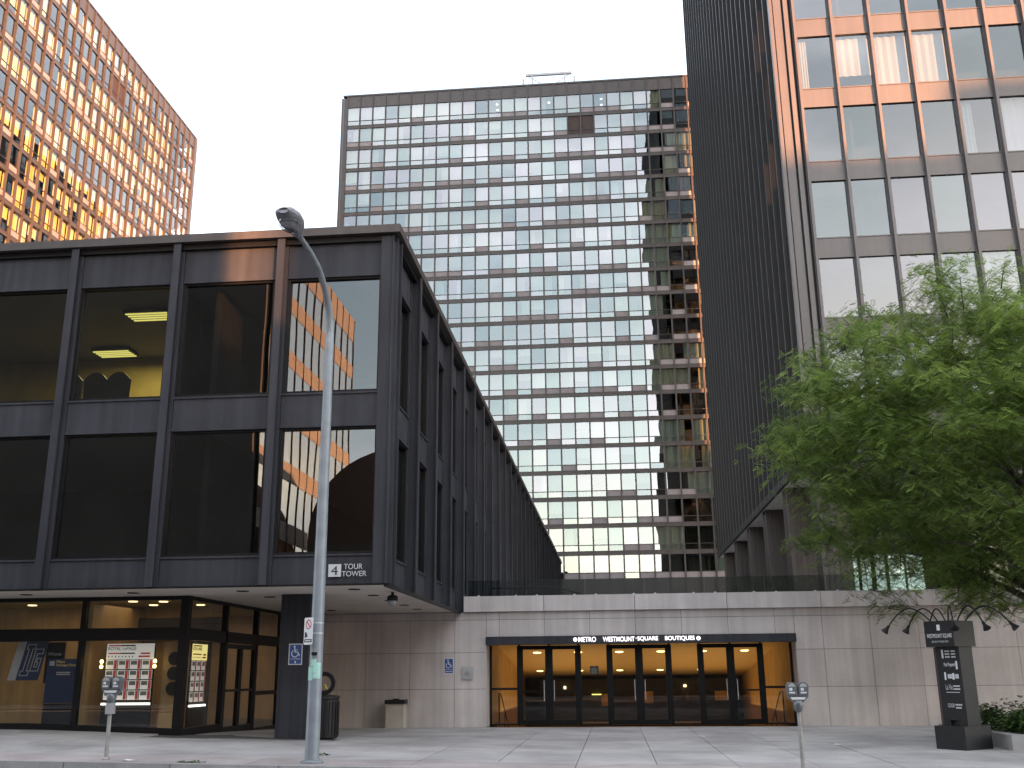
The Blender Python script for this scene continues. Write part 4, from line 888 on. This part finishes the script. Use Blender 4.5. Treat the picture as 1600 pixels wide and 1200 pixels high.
for i, (x, y, h, lab) in enumerate(((8.75, 26.3, .5, 'bushy green shrub with white flowers next to the pylon'), (9.4, 25.2, .62, 'leafy green shrub at the right frame edge behind the planter kerb'), (10.4, 26.4, .6, 'leafy green shrub deeper in the planter bed'), (8.9, 24.3, .36, 'low green shrub near the planter front corner'))):
    t_ = thing('shrub', (x, y, PZ+.24), lab, 'shrub', 'shrubs in the planter')
    rr = np.random.RandomState(40+i); cs = [(x+rr.normal(0, .28), y+rr.normal(0, .28), PZ+.24+abs(rr.normal(.55, .25))*h) for _ in range(34)]
    leaves(cs, 26, (.11, .11, .08), .12, SH, seed=60+i).build('foliage', 'shrub_leaf', t_, kind='stuff')
    for j in range(5): MB().tube([(x, y, PZ+.2), cs[j]], [.012, .006], 5).build('stem', 'bark', t_)
    if i == 0:
        for j in range(16):
            a = rr.uniform(0, 6.28); fx, fy, fz = x-.15+.36*math.cos(a), y-.28+.2*math.sin(a), PZ+.3+rr.uniform(.2, .62)*h
            MB().lathe([(.01, -.012), (.04, .005), (.045, .018), (.015, .022)], fx, fy, 8).build('flower', 'flower_white', t_, loc=(0, 0, fz))
# honey-locust tree
tr = thing('locust_tree', (10.25, 25.3, PZ+.24), 'feathery green honey locust tree reaching in from the right', 'tree')
T0 = Vector((10.25, 25.3, PZ+.2)); rr = np.random.RandomState(5); trn = random.Random(15)
trunk_pts = [T0, T0+Vector((-.05, 0, 1.2)), T0+Vector((-.2, .05, 2.6)), T0+Vector((-.3, .1, 3.8)), T0+Vector((-.2, .1, 5.4)), T0+Vector((0, .15, 7.2))]
MB().tube(trunk_pts, [.2, .17, .15, .12, .085, .05], 12).build('trunk', 'bark', tr, smooth=True)
CENT = Vector((10.3, 25.3, 6.9)); skel = [p for p in trunk_pts[2:]]
limbs = MB()
for i in range(17):
    a = 2*math.pi*i/17+trn.uniform(-.2, .2); el = trn.uniform(-.25, .95)
    st_ = trunk_pts[2].lerp(trunk_pts[5], trn.uniform(.0, .8)); L_ = trn.uniform(4.3, 5.8)*(1-.3*max(0, el))
    d = Vector((math.cos(a), math.sin(a), .3+el*.9)).normalized(); p = st_.copy(); pts = [p.copy()]
    for s_ in range(8):
        d = (d+Vector((trn.gauss(0, .12), trn.gauss(0, .12), trn.gauss(-.04, .06)))).normalized(); p = p+d*L_/8; pts.append(p.copy())
    limbs.tube(pts, [.085*(1-j/9.5)**1.1+.008 for j in range(9)], 7); skel += pts
sk = np.array([tuple(p) for p in skel]); tips = []; tries = 0
CS = []
while len(CS) < 2400:
    q = rr.normal(0, 1, 3); q /= np.linalg.norm(q); q *= rr.uniform(.25, 1.0)**.55; c = np.array([10.2, 25.3, 6.9])+q*np.array([6.3, 5.4, 4.35])
    c[2] += .5*math.sin(c[0]*1.7+c[1]*1.1)
    if math.sin(1.5*c[0]+.7*c[2])*math.sin(1.3*c[1]+1.3)*math.sin(1.9*c[2]+.5*c[0]) > .16: continue
    if c[2] > 2.8: CS.append((np.linalg.norm(sk-c, axis=1).min(), tuple(c)))
for _, c in sorted(CS):                      # twigs grow outwards from whatever wood is nearest
    c = np.array(c); dst = np.linalg.norm(sk-c, axis=1); j = int(dst.argmin())
    if dst[j] < .27 or dst[j] > 1.9: continue
    A_ = Vector(sk[j]); B_ = Vector(c); M_ = A_.lerp(B_, .5)+Vector((0, 0, .1*dst[j]))
    limbs.tube([A_, M_, B_], [.016, .011, .005], 5, cap=False)
    sk = np.vstack([sk, tuple(M_), tuple(B_)]); tips.append(B_); tips.append(M_)
limbs.build('branches', 'bark', tr, smooth=True)
# compound leaves drooping from the outer twigs
LC = np.array([(.16, .235, .05), (.2, .285, .06), (.11, .175, .038), (.25, .33, .075), (.14, .21, .045)])
O_l = []; C_l = []
for p in tips:
    nl = rr.randint(16, 27); base_c = LC[rr.randint(len(LC))]*rr.uniform(.55, 1.3)
    O_l.append(np.array(p)+rr.normal(0, 1, (nl, 3))*np.array([.26, .26, .12])); C_l.append(base_c*rr.uniform(.75, 1.25, (nl, 1)))
O_l = np.vstack(O_l); C_l = np.vstack(C_l); N = len(O_l)
az = rr.uniform(0, 6.283, N); el = rr.uniform(-.25, .35, N)
D = np.stack([np.cos(az)*np.cos(el), np.sin(az)*np.cos(el), np.sin(el)], 1); S = np.cross(D, [0, 0, 1.]); S /= np.linalg.norm(S, axis=1, keepdims=True)
ro = rr.uniform(-1.3, 1.3, (N, 1)); S = S*np.cos(ro)+np.cross(D, S)*np.sin(ro); LL = rr.uniform(.13, .26, (N, 1)); Z = np.array([0, 0, 1.])
quads = []
for j in range(7):
    f_ = (j+.6)/7; c0 = O_l+D*LL*f_-Z*(.5*LL*f_*f_); ll = .08*(1-.3*abs(f_-.5)*2)*rr.uniform(.85, 1.15, (N, 1))
    for sg_ in (-1, 1):
        e = c0+S*sg_*ll+D*ll*.5-Z*ll*.35; wv = D*.03
        quads.append(np.stack([c0-wv, (c0+e)/2+wv*1.3-D*.018, e, (c0+e)/2+D*.014+wv*.9], 1))
Q = np.stack(quads, 1).reshape(-1, 3); nq = len(Q)//4
me = bpy.data.meshes.new('crown'); me.vertices.add(len(Q)); me.vertices.foreach_set('co', Q.ravel())
me.loops.add(len(Q)); me.loops.foreach_set('vertex_index', np.arange(len(Q), dtype=np.int32))
me.polygons.add(nq); me.polygons.foreach_set('loop_start', np.arange(0, len(Q), 4, dtype=np.int32)); me.update(calc_edges=True); me.materials.append(MATS['leaf'])
ca = me.color_attributes.new('Col', 'FLOAT_COLOR', 'CORNER'); arr = np.ones((len(Q), 4)); arr[:, :3] = np.repeat(C_l, 14*4, axis=0); ca.data.foreach_set('color', arr.ravel())
put('crown', me, tr, kind='stuff')
# weeds and litter on the pavement
for i, (x, y, lab) in enumerate(((-7.35, 18.0, 'small green weed tuft in the kerb joint at left'), (-5.6, 19.9, 'small green weed tuft near the foot of the lamp'))):
    t_ = leaves([(x+.07*j-.2, y+.01*j, gz(x, y)+.01) for j in range(6)], 9, (.04, .02, .005), .06, SH, seed=90+i).build('weed', 'shrub_leaf'); tag(t_, lab, 'weed', 'weeds in the pavement')
for i, (x, y, lab) in enumerate(((-8.55, 18.15, 'scrap of white paper on the kerb beside the left meter'), (2.1, 27.2, 'scrap of white paper on the pavement before the entrance'), (4.9, 24.6, 'scrap of pale paper on the pavement left of the pylon'))):
    z = gz(x, y)+.006; mb = MB(); n_ = 7; P = [(x+.13*math.cos(a)*rng.uniform(.6, 1.2), y+.08*math.sin(a)*rng.uniform(.6, 1.2), z+rng.uniform(0, .035)) for a in np.linspace(0, 6.28, n_, endpoint=False)]
    for j in range(n_): mb.poly([(x, y, z+.03), P[j], P[(j+1) % n_]])
    tag(mb.build('paper_scrap', 'litter'), lab, 'litter', 'paper scraps')

# ------------------------------------------------------------------ buildings across the street (seen mirrored in the glass, and casting the evening shade)
ob = thing('opposite_building', (-24, -12, 0), 'office block across the street mirrored in the black building corner glass', 'building')
MB().box(-60, -17.1, -20, -3, 0, 24.8).build('wall', 'opp_wall', ob)
for r in range(7):
    zt_ = 24.8-3.1*r
    MB().box(-17.1, -16.95, -20, -3.5, zt_-(1.55 if r == 0 else .95), zt_).build('spandrel', 'opp_spandrel', ob)
    MB().poly([(-16.97, -20, zt_-3.1), (-16.97, -3.5, zt_-3.1), (-16.97, -3.5, zt_-.9), (-16.97, -20, zt_-.9)]).build('window_band', 'opp_glass', ob)
for k in range(12): MB().box(-17.1, -16.92, -20+1.5*k-.035, -20+1.5*k+.035, 2, 24.8).build('mullion', 'black_frame', ob)
ah = thing('arched_hall', (-10.5, -12, 0), 'dark hall with rounded roof mirrored in the lower corner glass', 'building')
MB().prism([(-15.5, -14, 0)]+[(-10.7-4.8*math.cos(a), -14, 8.2+4.8*math.sin(a)) for a in np.linspace(0, math.pi, 24)]+[(-5.9, -14, 0)], (0, 7, 0)).build('vault', 'opp_brick', ah)
MB().box(-15.4, -6, -7, -6.9, 5.0, 8).build('blank_panel', 'opp_wall', ah)
for nm, bx, zz, lab in (('e', (-5.8, 11, -16, -5), 8.2, 'low row of shops across the street beside the hall'), ('f', (17.5, 34, -14, -5), 8.0, 'low row of shops across the street right of the gap'), ('a', (15, 28.8, -45, -30), 33.5, 'plain mid-rise block across the street beyond the hall'), ('b', (30.25, 36, -30, -15), 29.7, 'narrow mid-rise block across the street to the right'), ('c', (97, 135, -122.5, -120), 44.8, 'large distant block behind the camera to the right'), ('c2', (135.2, 165, -122.5, -120), 48.3, 'taller distant block behind the camera at far right'), ('c3', (165.2, 192, -122.5, -120), 53, 'tallest distant block behind the camera at the far right end'), ('d', (22, 46, -62, -50), 18.8, 'low block in the gap between mid-rise blocks')):
    t_ = thing('street_block', ((bx[0]+bx[1])/2, (bx[2]+bx[3])/2, 0), lab, 'building', 'blocks across the street')
    MB().box(*bx, 0, zz).build('wall', 'opp_wall', t_)
    nfl = int(zz/3.4)
    for r in range(1, nfl):
        MB().box(bx[0]+.5, bx[1]-.5, bx[3], bx[3]+.04, r*3.4-.2, r*3.4+1.5).build('window_band', 'interior_dark', t_)

t2 = copy_tree(tr, (14.2, -7.5, 0)); t2['label'] = 'locust tree across the street mirrored in the glass balustrade'; tr['group'] = t2['group'] = 'honey locust trees'
